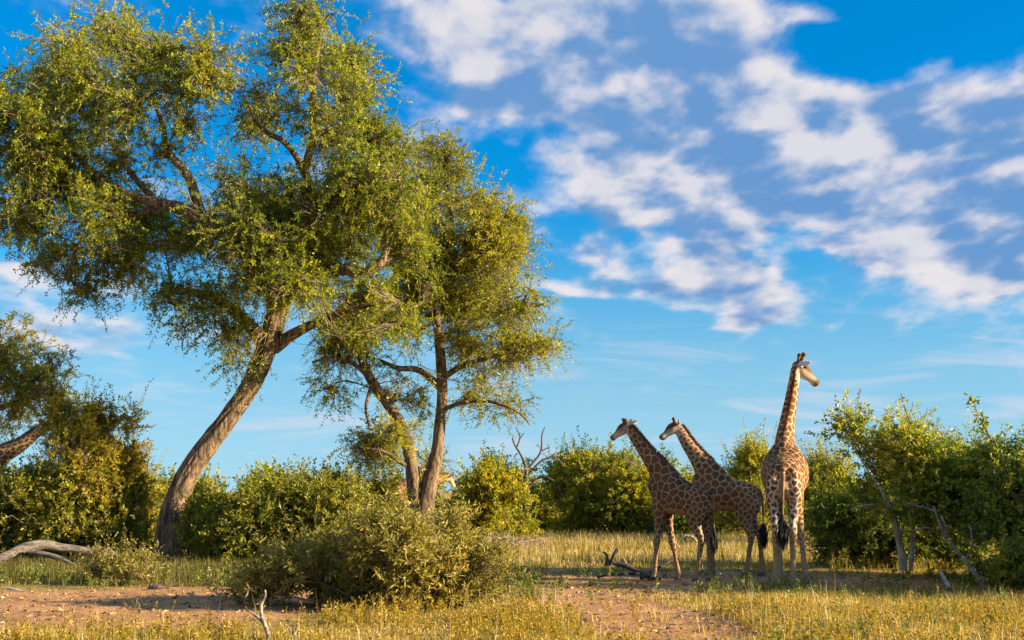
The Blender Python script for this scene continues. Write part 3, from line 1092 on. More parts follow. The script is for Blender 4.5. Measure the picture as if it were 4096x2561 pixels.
add_limb(T1, 'limb', [(165, 205, 4, YT - 1.7), (140, 213, 3.4, YT - 1.4), (110, 222, 2.8, YT - 1), (78, 245, 1.9, YT - .6), (68, 285, 1, YT - .4)], BARK1, seed=9)
add_limb(T1, 'limb', [(120, 190, 3.5, YT - 1.5), (88, 186, 2.9, YT - .6), (50, 172, 2.2, YT + .2), (10, 150, 1.2, YT + .6), (-25, 130, .8, YT + 1)], BARK1, seed=10)
add_limb(T1, 'limb', [(157, 203, 3.6, YT - 1.8), (125, 165, 2.8, YT - .3), (105, 125, 2, YT + 1), (85, 70, 1, YT + 1.6)], BARK1, seed=12)
blobs = []
for b in [(72, 58, 40, 28), (115, 38, 42, 26), (160, 48, 42, 28), (207, 64, 26, 28), (14, 112, 46, 36), (75, 105, 52, 40), (135, 98, 46, 38), (190, 102, 42, 36),
          (100, 18, 10, 16, .5), (145, 16, 14, 14, .5), (5, 165, 46, 42), (60, 178, 48, 38), (108, 165, 40, 32), (22, 215, 50, 30), (85, 232, 42, 32), (58, 262, 30, 24),
          (88, 292, 15, 20, .8), (55, 290, 12, 20, .5), (130, 258, 42, 30), (182, 252, 40, 30), (150, 222, 40, 22), (165, 293, 26, 16, .9), (196, 312, 26, 20), (226, 332, 26, 16, .8), (240, 356, 12, 16, .8),
          (180, 330, 12, 9, .6), (308, 18, 28, 20), (300, 54, 36, 26), (345, 60, 30, 26), (325, 88, 44, 28), (362, 100, 26, 30), (290, 104, 26, 24), (255, 92, 18, 22, .6), (258, 122, 28, 20), (372, 135, 30, 28),
          (335, 140, 28, 22), (225, 150, 24, 20, .5), (228, 182, 34, 22, .7), (262, 205, 42, 30), (312, 205, 46, 32), (360, 182, 42, 34), (398, 190, 30, 40), (232, 236, 40, 28), (282, 242, 46, 32),
          (332, 246, 42, 32), (375, 232, 36, 34), (252, 276, 42, 24), (302, 284, 36, 22, .9), (345, 292, 36, 22, .9), (222, 300, 26, 18, .8), (400, 240, 26, 30), (330, 322, 26, 14, .5), (345, 180, 30, 30), (205, 205, 22, 18, .6), (420, 165, 18, 24, .8), (385, 155, 26, 24), (100, 205, 40, 26), (150, 150, 30, 20, .7), (40, 140, 46, 30), (300, 235, 60, 30), (250, 240, 40, 30), (375, 296, 34, 24), (388, 322, 28, 20, .8), (350, 330, 24, 14, .7), (415, 275, 26, 28)]:
    w = b[4] if len(b) > 4 else 1.0
    off = rng.uniform(-2.8, 1.6)
    blobs.append(B(b[0], b[1], b[2], b[3], YT + off, None, w))
V, Q, rnd, BV, BQ = plant_crown(rng, blobs, np.concatenate(skel), 13500, 24, .66, .100, .038, droop=.32, upd=.14, seed=4, hole_f=1.25, hole_t=.45, shell=.12, per=22, branch_r=.045, twig_r=.006, bare=.05)
mesh('crown', V, [Q], LEAF_T1, T1, {'rnd': ('FACE', rnd)})['kind'] = 'stuff'
mesh('branchwork', BV, [BQ], TWIG, T1)['kind'] = 'stuff'

# ---- the two-stemmed tree behind it
Y2 = 44.0
rng = np.random.default_rng(12)
skel = []
T2 = empty('forked_tree', (at(421, 490, Y2)[0], Y2, 0), 'airy acacia with two rough dark stems forking from the ground', 'tree')
add_limb(T2, 'trunk', [(424, 552, 12, Y2), (425, 525, 10.5, Y2), (425, 505, 9, Y2), (431, 478, 7.6, Y2), (437, 452, 6.2, Y2), (440, 425, 5.6, Y2), (442, 395, 5.2, Y2), (441, 365, 5, Y2), (438, 330, 4.6, Y2), (436, 308, 4.2, Y2), (444, 275, 4, Y2), (452, 230, 2.6, Y2), (450, 200, 1.4, Y2), (446, 180, .8, Y2)],
         BARK2, 90, 26, .2, 21, 45, freq=1.3)
add_limb(T2, 'trunk', [(420, 552, 9, Y2 + .1), (419, 520, 8.2, Y2 + .1), (415, 490, 7.6, Y2), (411, 462, 6.2, Y2), (403, 430, 5.8, Y2 - .1), (391, 408, 5.4, Y2 - .2), (376, 388, 5.2, Y2 - .4), (366, 370, 4.4, Y2 - .6), (358, 350, 3.8, Y2 - .8), (352, 325, 2.4, Y2 - 1), (348, 300, 1.2, Y2 - 1)],
         BARK2, 80, 24, .2, 22, 45, freq=1.3)
for pts in [[(440, 388, 4, Y2), (428, 376, 3.6, Y2 - .2), (415, 369, 3.2, Y2 - .4), (398, 368, 2.6, Y2 - .6), (380, 360, 1.4, Y2 - .6)],
            [(441, 380, 3.4, Y2), (458, 368, 3, Y2 - .3), (480, 360, 2.4, Y2 - .6), (515, 352, 1.6, Y2 - .6), (550, 352, .8, Y2 - .4)],
            [(437, 310, 4.2, Y2), (428, 297, 4.2, Y2 - .4), (412, 284, 3.8, Y2 - .8), (396, 270, 3, Y2 - 1), (385, 250, 1.6, Y2 - 1)],
            [(437, 305, 3.8, Y2), (446, 288, 3.2, Y2 - .4), (455, 268, 2.8, Y2 - .8), (472, 256, 2.2, Y2 - .9), (500, 250, 1.3, Y2 - .8)],
            [(440, 340, 3, Y2), (465, 322, 2.4, Y2 + .6), (495, 305, 1.8, Y2 + 1), (525, 295, 1, Y2 + 1)],
            [(442, 410, 2.6, Y2), (465, 402, 2, Y2 - .3), (492, 402, 1.5, Y2 - .5), (518, 412, 1, Y2 - .6), (530, 425, .6, Y2 - .6)],
            [(370, 378, 3, Y2 - .5), (355, 365, 2.4, Y2 - .8), (335, 358, 1.8, Y2 - 1), (312, 362, 1, Y2 - 1.1)],
            [(415, 470, 2.6, Y2), (400, 462, 2.2, Y2 - .2), (385, 452, 1.6, Y2 - .3), (365, 448, .9, Y2 - .4)],
            [(372, 384, 2, Y2 - .4), (366, 410, 1.6, Y2 - 1), (375, 440, 1, Y2 - 1.2), (382, 458, .6, Y2 - 1.2)]]:
    add_limb(T2, 'limb', pts, BARK2, 18, 9, .12, len(skel) + 30)
blobs = []
for b in [(440, 165, 26, 24), (462, 190, 28, 26), (425, 212, 36, 30), (474, 225, 38, 32), (508, 225, 18, 26), (412, 252, 36, 26), (450, 262, 42, 28), (498, 260, 30, 30), (422, 292, 36, 22), (472, 300, 42, 24), (512, 300, 26, 26),
          (382, 300, 28, 24, .9), (352, 322, 28, 20, .9), (386, 335, 32, 20, .9), (325, 345, 22, 14, .8), (430, 335, 30, 16, .5), (482, 345, 40, 24), (520, 345, 32, 20), (548, 352, 20, 14, .9), (490, 378, 32, 14, .7),
          (468, 400, 24, 16, .45), (500, 405, 26, 16, .3), (330, 385, 18, 22, .3), (375, 445, 24, 18, .9), (398, 432, 16, 12, .8), (425, 405, 12, 20, .5), (400, 400, 16, 12, .3), (430, 465, 14, 14, .6), (358, 360, 26, 16, .6), (395, 370, 26, 14, .5)]:
    w = b[4] if len(b) > 4 else 1.0
    blobs.append(B(b[0], b[1], b[2], b[3], Y2 + rng.uniform(-1.8, 1.8), None, w))
V, Q, rnd, BV, BQ = plant_crown(rng, blobs, np.concatenate(skel), 7600, 23, .70, .105, .039, droop=.40, upd=.10, seed=14, hole_f=1.15, hole_t=.46, shell=.12, per=20, branch_r=.04, twig_r=.006, bare=.14)
mesh('crown', V, [Q], LEAF_T2, T2, {'rnd': ('FACE', rnd)})['kind'] = 'stuff'
mesh('branchwork', BV, [BQ], TWIG, T2)['kind'] = 'stuff'

# ---- tree at the left edge, behind the golden bush
Y3 = 48.0
rng = np.random.default_rng(13)
skel = []
T3 = empty('small_tree', (at(-32, 490, Y3)[0], Y3, 0), 'light green small acacia with spreading crown beyond the golden bush', 'tree')
add_limb(T3, 'trunk', [(-34, 556, 7, Y3), (-33, 500, 6.5, Y3), (-30, 450, 6, Y3), (-24, 410, 5, Y3), (-12, 372, 3.5, Y3), (4, 345, 2, Y3)], BARK2, 40, 16, .15, 41)
add_limb(T3, 'limb', [(-28, 430, 4, Y3), (-10, 412, 3.4, Y3 - .3), (14, 402, 2.6, Y3 - .5), (28, 385, 1.8, Y3 - .6), (45, 372, 1, Y3 - .6)], BARK2, 18, 9, .1, 42)
add_limb(T3, 'limb', [(-30, 440, 4, Y3), (-50, 410, 3, Y3), (-70, 370, 1.5, Y3)], BARK2, 14, 9, .1, 43)
blobs = [B(b[0], b[1], b[2], b[3], Y3 + rng.uniform(-1.5, 1.5)) for b in [(8, 335, 22, 18), (25, 360, 30, 20), (52, 372, 24, 18), (0, 375, 34, 22), (35, 392, 30, 16), (58, 395, 16, 12), (5, 405, 26, 14), (-40, 350, 45, 35), (-60, 390, 40, 25), (8, 425, 14, 8)]]
V, Q, rnd, BV, BQ = plant_crown(rng, blobs, np.concatenate(skel), 1500, 22, .62, .12, .045, droop=.3, upd=.15, seed=15, hole_f=1.0, hole_t=.44, shell=.25, per=22, branch_r=.035, twig_r=.008)
mesh('crown', V, [Q], LEAF_BRIGHT, T3, {'rnd': ('FACE', rnd)})['kind'] = 'stuff'
mesh('branchwork', BV, [BQ], TWIG, T3)['kind'] = 'stuff'

# ---- bushes
def BL(lst, Y, rng_seed=0, dy=.8):
    r = np.random.default_rng(rng_seed)
    lift = 0 if Y < 31 else 680.0 / Y
    return [B(b[0], b[1] + (lift if b[1] < 520 else 0), b[2], b[3], Y + r.uniform(-dy, dy), None, b[4] if len(b) > 4 else 1.0) for b in lst]


shrub('low olive bush with small pale narrow leaves in front of the trees', 372, 22.4,
      BL([(306, 579, 46, 26), (351, 567, 44, 28), (394, 553, 40, 26), (436, 557, 42, 26), (478, 575, 32, 24), (276, 593, 32, 16), (336, 593, 56, 16), (406, 585, 56, 22), (456, 593, 46, 16), (498, 597, 18, 10), (252, 601, 20, 9), (421, 529, 26, 14, .8), (378, 538, 22, 12, .7), (445, 532, 18, 12, .6)], 22.4, 1, .7),
      2700, 16, .46, .125, .030, LEAF_OLIVE, 101, droop=.10, upd=.6, hole_f=1.7, hole_t=.50, shell=.25, shoots=.14, branch_r=.02, twig_r=.004, rand=.4, upb=.8, twigm=TWIG, stem_r=.025)
shrub('broad green thicket pressed against the foot of the leaning trunk', 280, 36.6,
      BL([(236, 512, 28, 30), (268, 500, 36, 34), (300, 495, 36, 32), (338, 500, 36, 32), (365, 515, 24, 28), (206, 546, 12, 12), (218, 536, 16, 18), (256, 535, 42, 24), (310, 530, 50, 28), (238, 553, 32, 11), (285, 552, 50, 12)], 36.6, 2, .9),
      2600, 20, .55, .115, .05, LEAF_MID, 102, droop=.2, upd=.35, hole_f=1.5, hole_t=.40, shell=.4, twig_r=.006)
shrub('dense dark green thicket behind the fallen log', 70, 39.4,
      BL([(20, 500, 44, 38), (65, 492, 42, 36), (106, 495, 40, 36), (138, 500, 26, 34), (10, 535, 44, 26), (60, 535, 50, 26), (108, 534, 38, 26), (134, 544, 18, 14), (-30, 505, 36, 40), (85, 470, 34, 16, .8), (30, 470, 30, 14, .7), (146, 480, 18, 16, .8)], 39.4, 3, .8),
      3200, 20, .55, .12, .055, LEAF_MID, 103, droop=.2, upd=.35, hole_f=1.5, hole_t=.40, shell=.4, twig_r=.006)
shrub('low leafy bush nestled against the right side of the leaning trunk', 203, 37.6,
      BL([(203, 520, 18, 22), (212, 502, 16, 18), (196, 540, 12, 14), (212, 545, 18, 12)], 37.6, 25, .3),
      480, 20, .5, .105, .045, LEAF_MID, 125, droop=.2, upd=.35, hole_f=1.5, hole_t=.36, shell=.3, twig_r=.006, stems=4)
shrub('tall golden bush with reddish tips hiding a giraffe head', 88, 39.6,
      BL([(75, 412, 28, 18), (100, 408, 26, 18), (118, 425, 22, 22), (82, 440, 38, 24), (115, 450, 34, 24), (65, 460, 30, 16), (128, 470, 28, 20), (95, 478, 46, 22), (60, 395, 16, 10), (88, 395, 18, 10), (132, 400, 8, 16, .4), (90, 510, 60, 30)], 39.6, 4, .6),
      3400, 24, .5, .09, .038, LEAF_GOLD, 104, droop=.15, upd=.25, hole_f=1.4, hole_t=.38, shell=.3, twig_r=.006)
shrub('yellow green sprawling bush growing over the end of the fallen log', 118, 27.6,
      BL([(112, 568, 20, 15), (134, 566, 16, 16), (98, 572, 16, 12), (120, 582, 28, 8), (138, 580, 16, 8)], 27.6, 5, .4),
      270, 16, .48, .075, .028, LEAF_OLIVE, 105, droop=.12, upd=.6, hole_f=2.0, hole_t=.42, branch_r=.018, twig_r=.005, twigm=TWIG, stems=6, stem_r=.02)
shrub('yellow green bush in the gap beside the hidden giraffe', 478, 50.0,
      BL([(474, 486, 18, 18), (490, 478, 22, 18), (505, 490, 22, 22), (476, 508, 26, 20), (505, 515, 28, 18), (455, 522, 24, 14), (485, 528, 34, 10)], 50.0, 6, 1.0),
      1500, 22, .6, .125, .06, LEAF_GOLD if False else LEAF_BRIGHT, 106, droop=.2, upd=.35, hole_f=1, hole_t=0.46, shell=.2, shoots=.35, twig_r=.007)
shrub('low green thicket between the two leafy trees', 372, 45.5,
      BL([(345, 490, 34, 18), (376, 494, 28, 18), (360, 515, 50, 22), (395, 532, 30, 14), (320, 488, 26, 16)], 45.5, 7, .8),
      1600, 20, .6, .125, .06, LEAF_MID, 107, droop=.2, upd=.35, hole_f=1.1, hole_t=0.45, shell=.2, shoots=.35, twig_r=.007)
shrub('slender blue green small tree beside the dead snag', 506, 58.0,
      BL([(500, 465, 16, 18), (515, 458, 14, 16), (508, 482, 20, 18), (520, 495, 16, 20), (505, 515, 24, 20)], 58.0, 8, .7),
      800, 20, .6, .14, .06, LEAF_BLUE, 108, name='small_tree', cat='tree', droop=.2, upd=.3, hole_f=1.0, hole_t=.45, twig_r=.008, stems=4)
shrub('small rounded bush standing at the far edge of the straw field', 537, 66.0,
      BL([(536, 488, 13, 10), (545, 497, 14, 14), (532, 502, 14, 16), (540, 515, 22, 10)], 66.0, 9, .8),
      520, 18, .6, .16, .08, LEAF_BRIGHT, 109, droop=.2, upd=.3, hole_f=0.9, hole_t=0.46, shell=.2, shoots=.35, twig_r=.008)
shrub('bright yellow green bush with thin bare stems behind the young giraffes', 602, 58.0,
      BL([(572, 468, 18, 18), (590, 458, 14, 14), (606, 454, 14, 14), (628, 466, 22, 20), (590, 490, 34, 22), (628, 495, 34, 24), (655, 490, 22, 24), (570, 502, 24, 14), (610, 506, 42, 13), (650, 506, 26, 13), (556, 498, 14, 16)], 58.0, 10, 1.4),
      3000, 22, .62, .135, .065, LEAF_BRIGHT, 110, droop=.2, upd=.35, hole_f=1.0, hole_t=.39, twig_r=.008, stems=12, twigm=TWIG)
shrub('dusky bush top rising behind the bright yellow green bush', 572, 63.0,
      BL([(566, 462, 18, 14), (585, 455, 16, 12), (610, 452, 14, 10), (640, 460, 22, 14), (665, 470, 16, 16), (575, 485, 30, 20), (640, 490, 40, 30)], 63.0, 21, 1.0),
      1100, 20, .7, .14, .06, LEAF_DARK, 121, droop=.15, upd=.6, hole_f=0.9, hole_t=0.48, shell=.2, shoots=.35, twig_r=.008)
shrub('feathery upright bush rising between the giraffes', 752, 52.0,
      BL([(752, 450, 14, 14), (765, 462, 16, 18), (745, 470, 14, 20), (758, 490, 24, 20), (740, 508, 26, 18), (772, 505, 20, 20), (755, 440, 8, 10, .6)], 52.0, 11, .8),
      1100, 20, .66, .12, .045, LEAF_T2, 111, droop=.05, upd=.75, hole_f=0.9, hole_t=0.47, shell=.2, shoots=.35, twig_r=.008)
shrub('spreading green bush behind the rump of the young giraffe', 700, 56.0,
      BL([(690, 505, 30, 18), (715, 500, 24, 20), (735, 515, 28, 14), (675, 515, 26, 12)], 56.0, 12, .8),
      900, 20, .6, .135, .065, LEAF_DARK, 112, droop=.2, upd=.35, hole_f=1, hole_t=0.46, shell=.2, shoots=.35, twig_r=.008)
shrub('loose light green bush behind the tall standing giraffe', 828, 47.0,
      BL([(822, 470, 18, 18), (838, 478, 18, 20), (815, 495, 24, 22), (838, 505, 22, 22), (815, 522, 26, 14), (818, 455, 10, 10, .6), (842, 458, 9, 10, .6)], 47.0, 13, .8),
      1300, 20, .62, .12, .05, LEAF_T2, 113, droop=.1, upd=.6, hole_f=1, hole_t=0.47, shell=.2, shoots=.35, twig_r=.007)
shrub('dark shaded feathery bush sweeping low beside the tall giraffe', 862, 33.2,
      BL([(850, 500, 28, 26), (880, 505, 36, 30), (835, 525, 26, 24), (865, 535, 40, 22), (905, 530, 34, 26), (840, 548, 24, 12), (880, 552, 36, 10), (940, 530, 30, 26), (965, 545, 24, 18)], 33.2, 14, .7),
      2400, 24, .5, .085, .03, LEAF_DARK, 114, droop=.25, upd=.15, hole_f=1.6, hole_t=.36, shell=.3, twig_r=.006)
shrub('feathery bright green acacia bush behind the pale stemmed bush', 955, 33.4,
      BL([(945, 440, 18, 14), (965, 450, 22, 18), (930, 458, 20, 18), (975, 470, 18, 18), (950, 475, 34, 20), (955, 500, 34, 20)], 33.4, 15, .5),
      1500, 28, .5, .09, .028, LEAF_FRESH, 115, droop=.22, upd=.3, hole_f=1.6, hole_t=.36, twig_r=.006)
# ---- the pale-stemmed broad-leaved bush on the right, with its own trunks
Y5 = 30.0
rng = np.random.default_rng(55)
skel = []
T5 = empty('pale_stemmed_bush', (at(898, 490, Y5)[0], Y5, 0), 'broad leaved green bush standing on slender pale stems', 'bush')
for k, pts in enumerate([
        [(903, 571, 4.2, Y5), (903, 560, 4, Y5), (899, 540, 3.6, Y5), (895, 522, 3.4, Y5), (889, 505, 2.4, Y5 - .1), (878, 485, 1.5, Y5 + .3), (862, 460, 1.0, Y5 + .5), (850, 435, .5, Y5 + .4)],
        [(911, 571, 2.4, Y5 + .2), (912, 555, 2.4, Y5 + .2), (913, 535, 2.4, Y5 + .2), (914, 515, 2.2, Y5 + .2), (918, 490, 1.8, Y5), (925, 465, 1.2, Y5 - .2), (930, 450, .7, Y5 - .2)],
        [(893, 512, 1.6, Y5), (880, 505, 1.3, Y5 - .2), (862, 506, .9, Y5 - .3), (850, 510, .5, Y5 - .4)],
        [(890, 505, 2, Y5), (905, 488, 1.7, Y5 - .5), (900, 465, 1.3, Y5 - .7), (892, 440, .8, Y5 - .7)],
        [(914, 515, 2, Y5 + .2), (940, 505, 1.7, Y5 - .2), (962, 490, 1.3, Y5 - .4), (980, 478, .8, Y5 - .5)]]):
    add_limb(T5, 'stem', pts, BARKW, 20, 9, .1, 60 + k, start=8 if k < 2 else 0)
blobs = BL([(858, 440, 20, 16, .7), (842, 432, 12, 14, .5), (850, 422, 10, 10, .45), (872, 430, 12, 12, .5), (880, 455, 24, 18), (905, 450, 22, 18, .8), (870, 475, 26, 18), (900, 480, 34, 22), (935, 485, 32, 22), (965, 490, 26, 22), (985, 495, 18, 22),
            (880, 497, 24, 12, .8), (925, 505, 36, 16), (960, 512, 30, 16), (990, 515, 18, 16), (917, 425, 10, 10, .3)], Y5, 16, .7)
V, Q, rnd, BV, BQ = plant_crown(rng, blobs, np.concatenate(skel), 2500, 17, .48, .09, .05, droop=.12, upd=.45, seed=16, hole_f=1.7, hole_t=.42, shell=.3, per=18, branch_r=.02, twig_r=.005)
mesh('foliage', V, [Q], LEAF_FRESH, T5, {'rnd': ('FACE', rnd)})['kind'] = 'stuff'
mesh('branchwork', BV, [BQ], TWIG, T5)['kind'] = 'stuff'

shrub('leafy bush with one long whip shoot at the right edge of the thicket', 1010, 28.4,
      BL([(1000, 480, 24, 26), (1020, 500, 30, 30), (995, 515, 26, 20), (1035, 470, 24, 30), (1012, 540, 36, 26), (1000, 565, 24, 18), (1030, 565, 28, 22), (985, 540, 18, 16), (985, 470, 12, 14, .6), (1010, 455, 10, 14, .5)], 28.4, 17, .7),
      2200, 17, .48, .088, .048, LEAF_FRESH, 117, droop=.1, upd=.55, hole_f=1.7, hole_t=.40, twig_r=.005, twigm=TWIG)
shrub('low bush hugging the ground under the right edge shoots', 1015, 25.6,
      BL([(1015, 575, 22, 16), (1035, 568, 24, 20)], 25.6, 18, .4), 260, 16, .4, .09, .04, LEAF_MID, 118, droop=.1, upd=.5, hole_f=2, hole_t=.35, twig_r=.004, stems=4, stem_r=.02)


def wood(label, name, cat, branches, mat, sides=8, ridge=.12, seed=0, group=None):
    """branches: list of point lists (px,py,r,Y); first is the main piece"""
    P0 = at(*branches[0][0][:2], branches[0][0][3])
    root = empty(name, (P0[0], P0[1], 0), label, cat, group)
    for k, pts in enumerate(branches):
        p, r = limb(pts, max(12, 6 * len(pts)))
        o = bark_tube('main_piece' if k == 0 else 'side_branch', p, r, mat, root if k == 0 else main, sides, ridge, seed + k * 3)
        main = o if k == 0 else main
    return root


# whip shoot of the right bush
YW = 28.4
wh = [(1005, 500, 1.3, YW), (1000, 470, 1.1, YW), (993, 445, .9, YW), (985, 428, .8, YW), (978, 415, .6, YW), (974, 402, .4, YW)]
rng = np.random.default_rng(71)
WS = empty('whip_shoot', at(1005, 500, YW), 'tall thin leafy shoot standing clear above the right edge bush', 'shoot')
p, r = limb(wh, 24)
bark_tube('stem', p, r, TWIG, WS, 6, .05, 5)
k = rng.integers(6, 24, 60)
V, Q, _ = twig_leaves(rng, p[k], nrm(rv(rng, 60) + UP * .4), .22 * rng.random(60) + .08, 4, .10, .055, .1)
mesh('foliage', V, [Q], LEAF_FRESH, WS, {'rnd': ('FACE', rng.random(len(Q)))})['kind'] = 'stuff'

wood('bare dead twig spire poking out above the pale stemmed bush', 'dead_branch', 'branch', [
    [(921, 470, 2.2, 31), (918, 450, 1.9, 31), (914, 435, 1.7, 31), (909, 420, 1.1, 31), (904, 405, .7, 31), (901, 393, .35, 31)],
    [(915, 438, .9, 31), (919, 428, .7, 31), (922, 424, .4, 31)], [(911, 424, .5, 31), (900, 416, .4, 30.8), (892, 408, .25, 30.7)], [(908, 418, .45, 31), (912, 408, .35, 31), (913, 402, .2, 31)],
    [(917, 440, .6, 31), (924, 420, .4, 31.2), (928, 408, .25, 31.3)], [(900, 455, .8, 31), (893, 440, .6, 31), (889, 425, .45, 31), (888, 412, .25, 31)]], TWIGD, 6, .08, 81)
DEADD = barkmat('dark weathered wood', (.06, .048, .040), (.25, .20, .155), 12.0, .8, 1.0, .02)
wood('dead leaning trunk with forked grey arms propped in the thicket', 'leaning_deadwood', 'dead tree', [
    [(985, 590, 2.4, 26.2), (978, 578, 2.5, 26.4), (966, 562, 2.1, 26.8), (954, 547, 1.8, 27.2), (945, 536, 1.6, 27.6), (938, 520, 1.3, 28), (934, 506, .9, 28.3)],
    [(947, 538, 1.4, 27.5), (946, 528, 1.3, 27.4), (941, 516, 1, 27.4)], [(966, 560, 1.2, 26.8), (972, 545, 1, 26.8), (970, 525, 1, 26.9)],
    [(934, 530, 1.2, 28), (925, 528, 1, 28), (912, 531, .9, 28), (898, 531, .6, 28)], [(935, 511, 1.2, 28.2), (922, 507, 1, 28.3), (905, 503, .6, 28.4)]], DEADD, 10, .15, 91)
wood('short dark broken stump piece in grass below the leaning trunk', 'wood_stump', 'stump', [[(950, 590, 2.8, 25.4), (945, 580, 2.4, 25.6), (941, 572, 1.8, 25.8)]], DEAD, 9, .2, 95)
wood('weathered grey fallen log arching over the grass by the dark thicket', 'fallen_log', 'log', [
    [(-35, 566, 5, 33.6), (-12, 562, 4.6, 33.8), (8, 555, 4.4, 34), (25, 548, 5, 34.2), (45, 545, 4.8, 34.4), (62, 548, 4.3, 34.5), (85, 551, 3.9, 34.6), (105, 554, 3.6, 34.6), (122, 560, 3, 34.7), (132, 568, 2.6, 34.8)],
    [(30, 552, 3, 34), (48, 555, 2.6, 33.9), (62, 559, 2, 33.8), (75, 566, 1.2, 33.7)]], LOGW, 20, .22, 101)
wood('dark fallen branch with an upright fork beside the young giraffe', 'fallen_branch', 'branch', [
    [(660, 579, 1.6, 28.7), (648, 577, 2.2, 28.9), (638, 572, 2.6, 29.1), (628, 567, 2.5, 29.2), (618, 564, 2.3, 29.3), (609, 562, 1.9, 29.3)],
    [(610, 566, 2, 29.3), (613, 558, 1.8, 29.3), (617, 549, 1.3, 29.3), (617.5, 552, .8, 29.3)], [(606, 566, 1.8, 29.2), (607, 556, 1.4, 29.2), (603, 552, 1, 29.2)],
    [(641, 578, 2, 28.7), (652, 572, 2, 28.9), (662, 566, 1.7, 29), (674, 559, 1, 29.1)], [(640, 574, 1.6, 29), (622, 574, 1.4, 28.9), (608, 575, 1.2, 28.8), (598, 577, .8, 28.8)]], barkmat('dark dead wood', (.022, .016, .014), (.085, .064, .052), 12., .8, 1., .02), 10, .22, 111)  # wood colour darkened to stand in for the shade on the branch
wood('grey forked dead stick standing in the foreground grass', 'forked_stick', 'stick', [
    [(271, 644, 2.3, 17.3), (266, 628, 2.1, 17.4), (262, 617, 1.9, 17.4), (261, 606, 1.7, 17.4), (265, 596, 1.4, 17.4), (265, 590, 1.0, 17.4)],
    [(263, 622, 1.6, 17.4), (256, 616, 1.3, 17.5), (249, 611, .8, 17.5)]], DEAD, 9, .12, 121)
wood('curved grey dead stick with a forked tip in the foreground grass', 'curved_stick', 'stick', [[(278, 646, 2.6, 17.1), (290, 640, 2.2, 17.2), (295, 632, 1.8, 17.2), (298, 623, 1.2, 17.2)], [(293, 636, 1.2, 17.2), (289, 628, .8, 17.2), (285, 625, .5, 17.2)]], DEAD, 9, .12, 125)
wood('thin dark stick lying slanted near the forked stick', 'lying_stick', 'stick', [[(208, 622, .8, 18.2), (225, 630, 1.3, 17.9), (245, 636, 1.4, 17.6), (262, 640, 1.2, 17.4)]], DEAD, 8, .1, 128)
wood('bleached pale stick lying on the bare earth near the log', 'bleached_stick', 'stick', [[(7, 588, 1.0, 25.9), (15, 590, 1.6, 25.8), (25, 592, 1.5, 25.7), (32, 592, 1, 25.6)]], barkmat('bleached wood', (.38, .32, .25), (.66, .58, .46), 20, .3, 1, .01), 8, .1, 131)
wood('small dark knotty driftwood chunk on the shaded earth patch', 'wood_chunk', 'wood', [[(643, 592.5, 1.5, 25.2), (650, 591.5, 2.6, 25.1), (657, 591, 2.2, 25.1), (664, 589.5, 1, 25.1)], [(650, 590, 1.3, 25.1), (654, 587.5, .8, 25.1)], [(658, 591, 1.2, 25.1), (661, 587.5, .6, 25.1)]], barkmat('charred wood', (.03, .022, .02), (.16, .12, .10), 16, .7, 1, .02), 9, .3, 135)
wood('dark flat slab of bark on earth below the thicket', 'bark_slab', 'wood', [[(148, 588, .9, 26.2), (155, 587, 2.6, 26.2), (162, 588, 2.2, 26.2), (170, 588, .8, 26.2)]], barkmat('slab bark', (.04, .025, .03), (.18, .12, .10), 16, .7, 1, .02), 9, .3, 138)
wood('bare dead snag with crooked black arms above the far bushes', 'dead_snag', 'tree', [
    [(527, 528, 3.2, 57), (527, 500, 2.8, 57), (526, 480, 2.4, 57), (526, 468, 1.8, 57), (521, 455, 1.2, 57), (516, 447, 1, 57), (513, 440, .9, 57), (513, 435, .5, 57)],
    [(517, 447, .9, 57), (520, 437, .8, 57), (517, 430, .5, 57)], [(519, 440, .7, 57), (524, 433, .4, 57)], [(526, 470, 1.5, 57), (533, 463, 1.1, 57), (541, 451, 1, 57), (542, 435, .8, 57), (545, 427, .4, 57)],
    [(541, 451, .8, 57), (550, 447, .5, 57)], [(528, 476, 1.5, 57), (540, 462, 1.1, 57), (552, 456, .9, 57), (556, 452, .5, 57)], [(552, 456, .8, 57), (560, 461, .6, 57), (564, 467, .4, 57)],
    [(528, 488, 1.2, 57), (540, 477, 1.1, 57), (552, 480, .9, 57), (560, 490, .7, 57), (563, 497, .4, 57)]], barkmat('snag wood', (.05, .04, .035), (.16, .12, .095), 12, .6, 1, .02), 8, .1, 141)
wood('crooked dead branch poking from grass behind the young giraffes', 'dead_branch', 'branch', [[(678, 541, .8, 46), (684, 536, 1.3, 46), (692, 537, 1.5, 46), (698, 543, 1, 46)], [(690, 537, .9, 46), (697, 531, .6, 46)]], DEAD, 8, .1, 145)

# bare grey tangle left of the straw field
rng = np.random.default_rng(77)
tb = at(490, 545, 45)
TB = empty('dry_twig_tangle', (tb[0], 45, 0), 'dry grey leafless twig tangle at the left end of the straw field', 'brush')
n = 420
p0 = np.stack([tb[0] + rng.normal(size=n) * .9, 45 + rng.normal(size=n) * .8, rng.random(n) * .12], 1)
d = nrm(rv(rng, n) * np.array([1, 1, .3]) + UP * .55)
L = rng.uniform(.5, 1.3, n)
t = np.linspace(0, 1, 5)
tw = p0[:, None] + d[:, None] * (L[:, None] * t)[..., None] + rng.normal(size=(n, 5, 3)) * .04
tw[..., 2] = np.maximum(tw[..., 2] - .35 * (L[:, None] * t ** 2), .01)
v, q = tubes(tw, np.array([[.012, .010, .008, .006, .002]]), 4)
mesh('twig_mass', v, [q], barkmat('dry twig', (.20, .14, .11), (.45, .33, .25), 8, .2, 1, .01), TB)['kind'] = 'stuff'

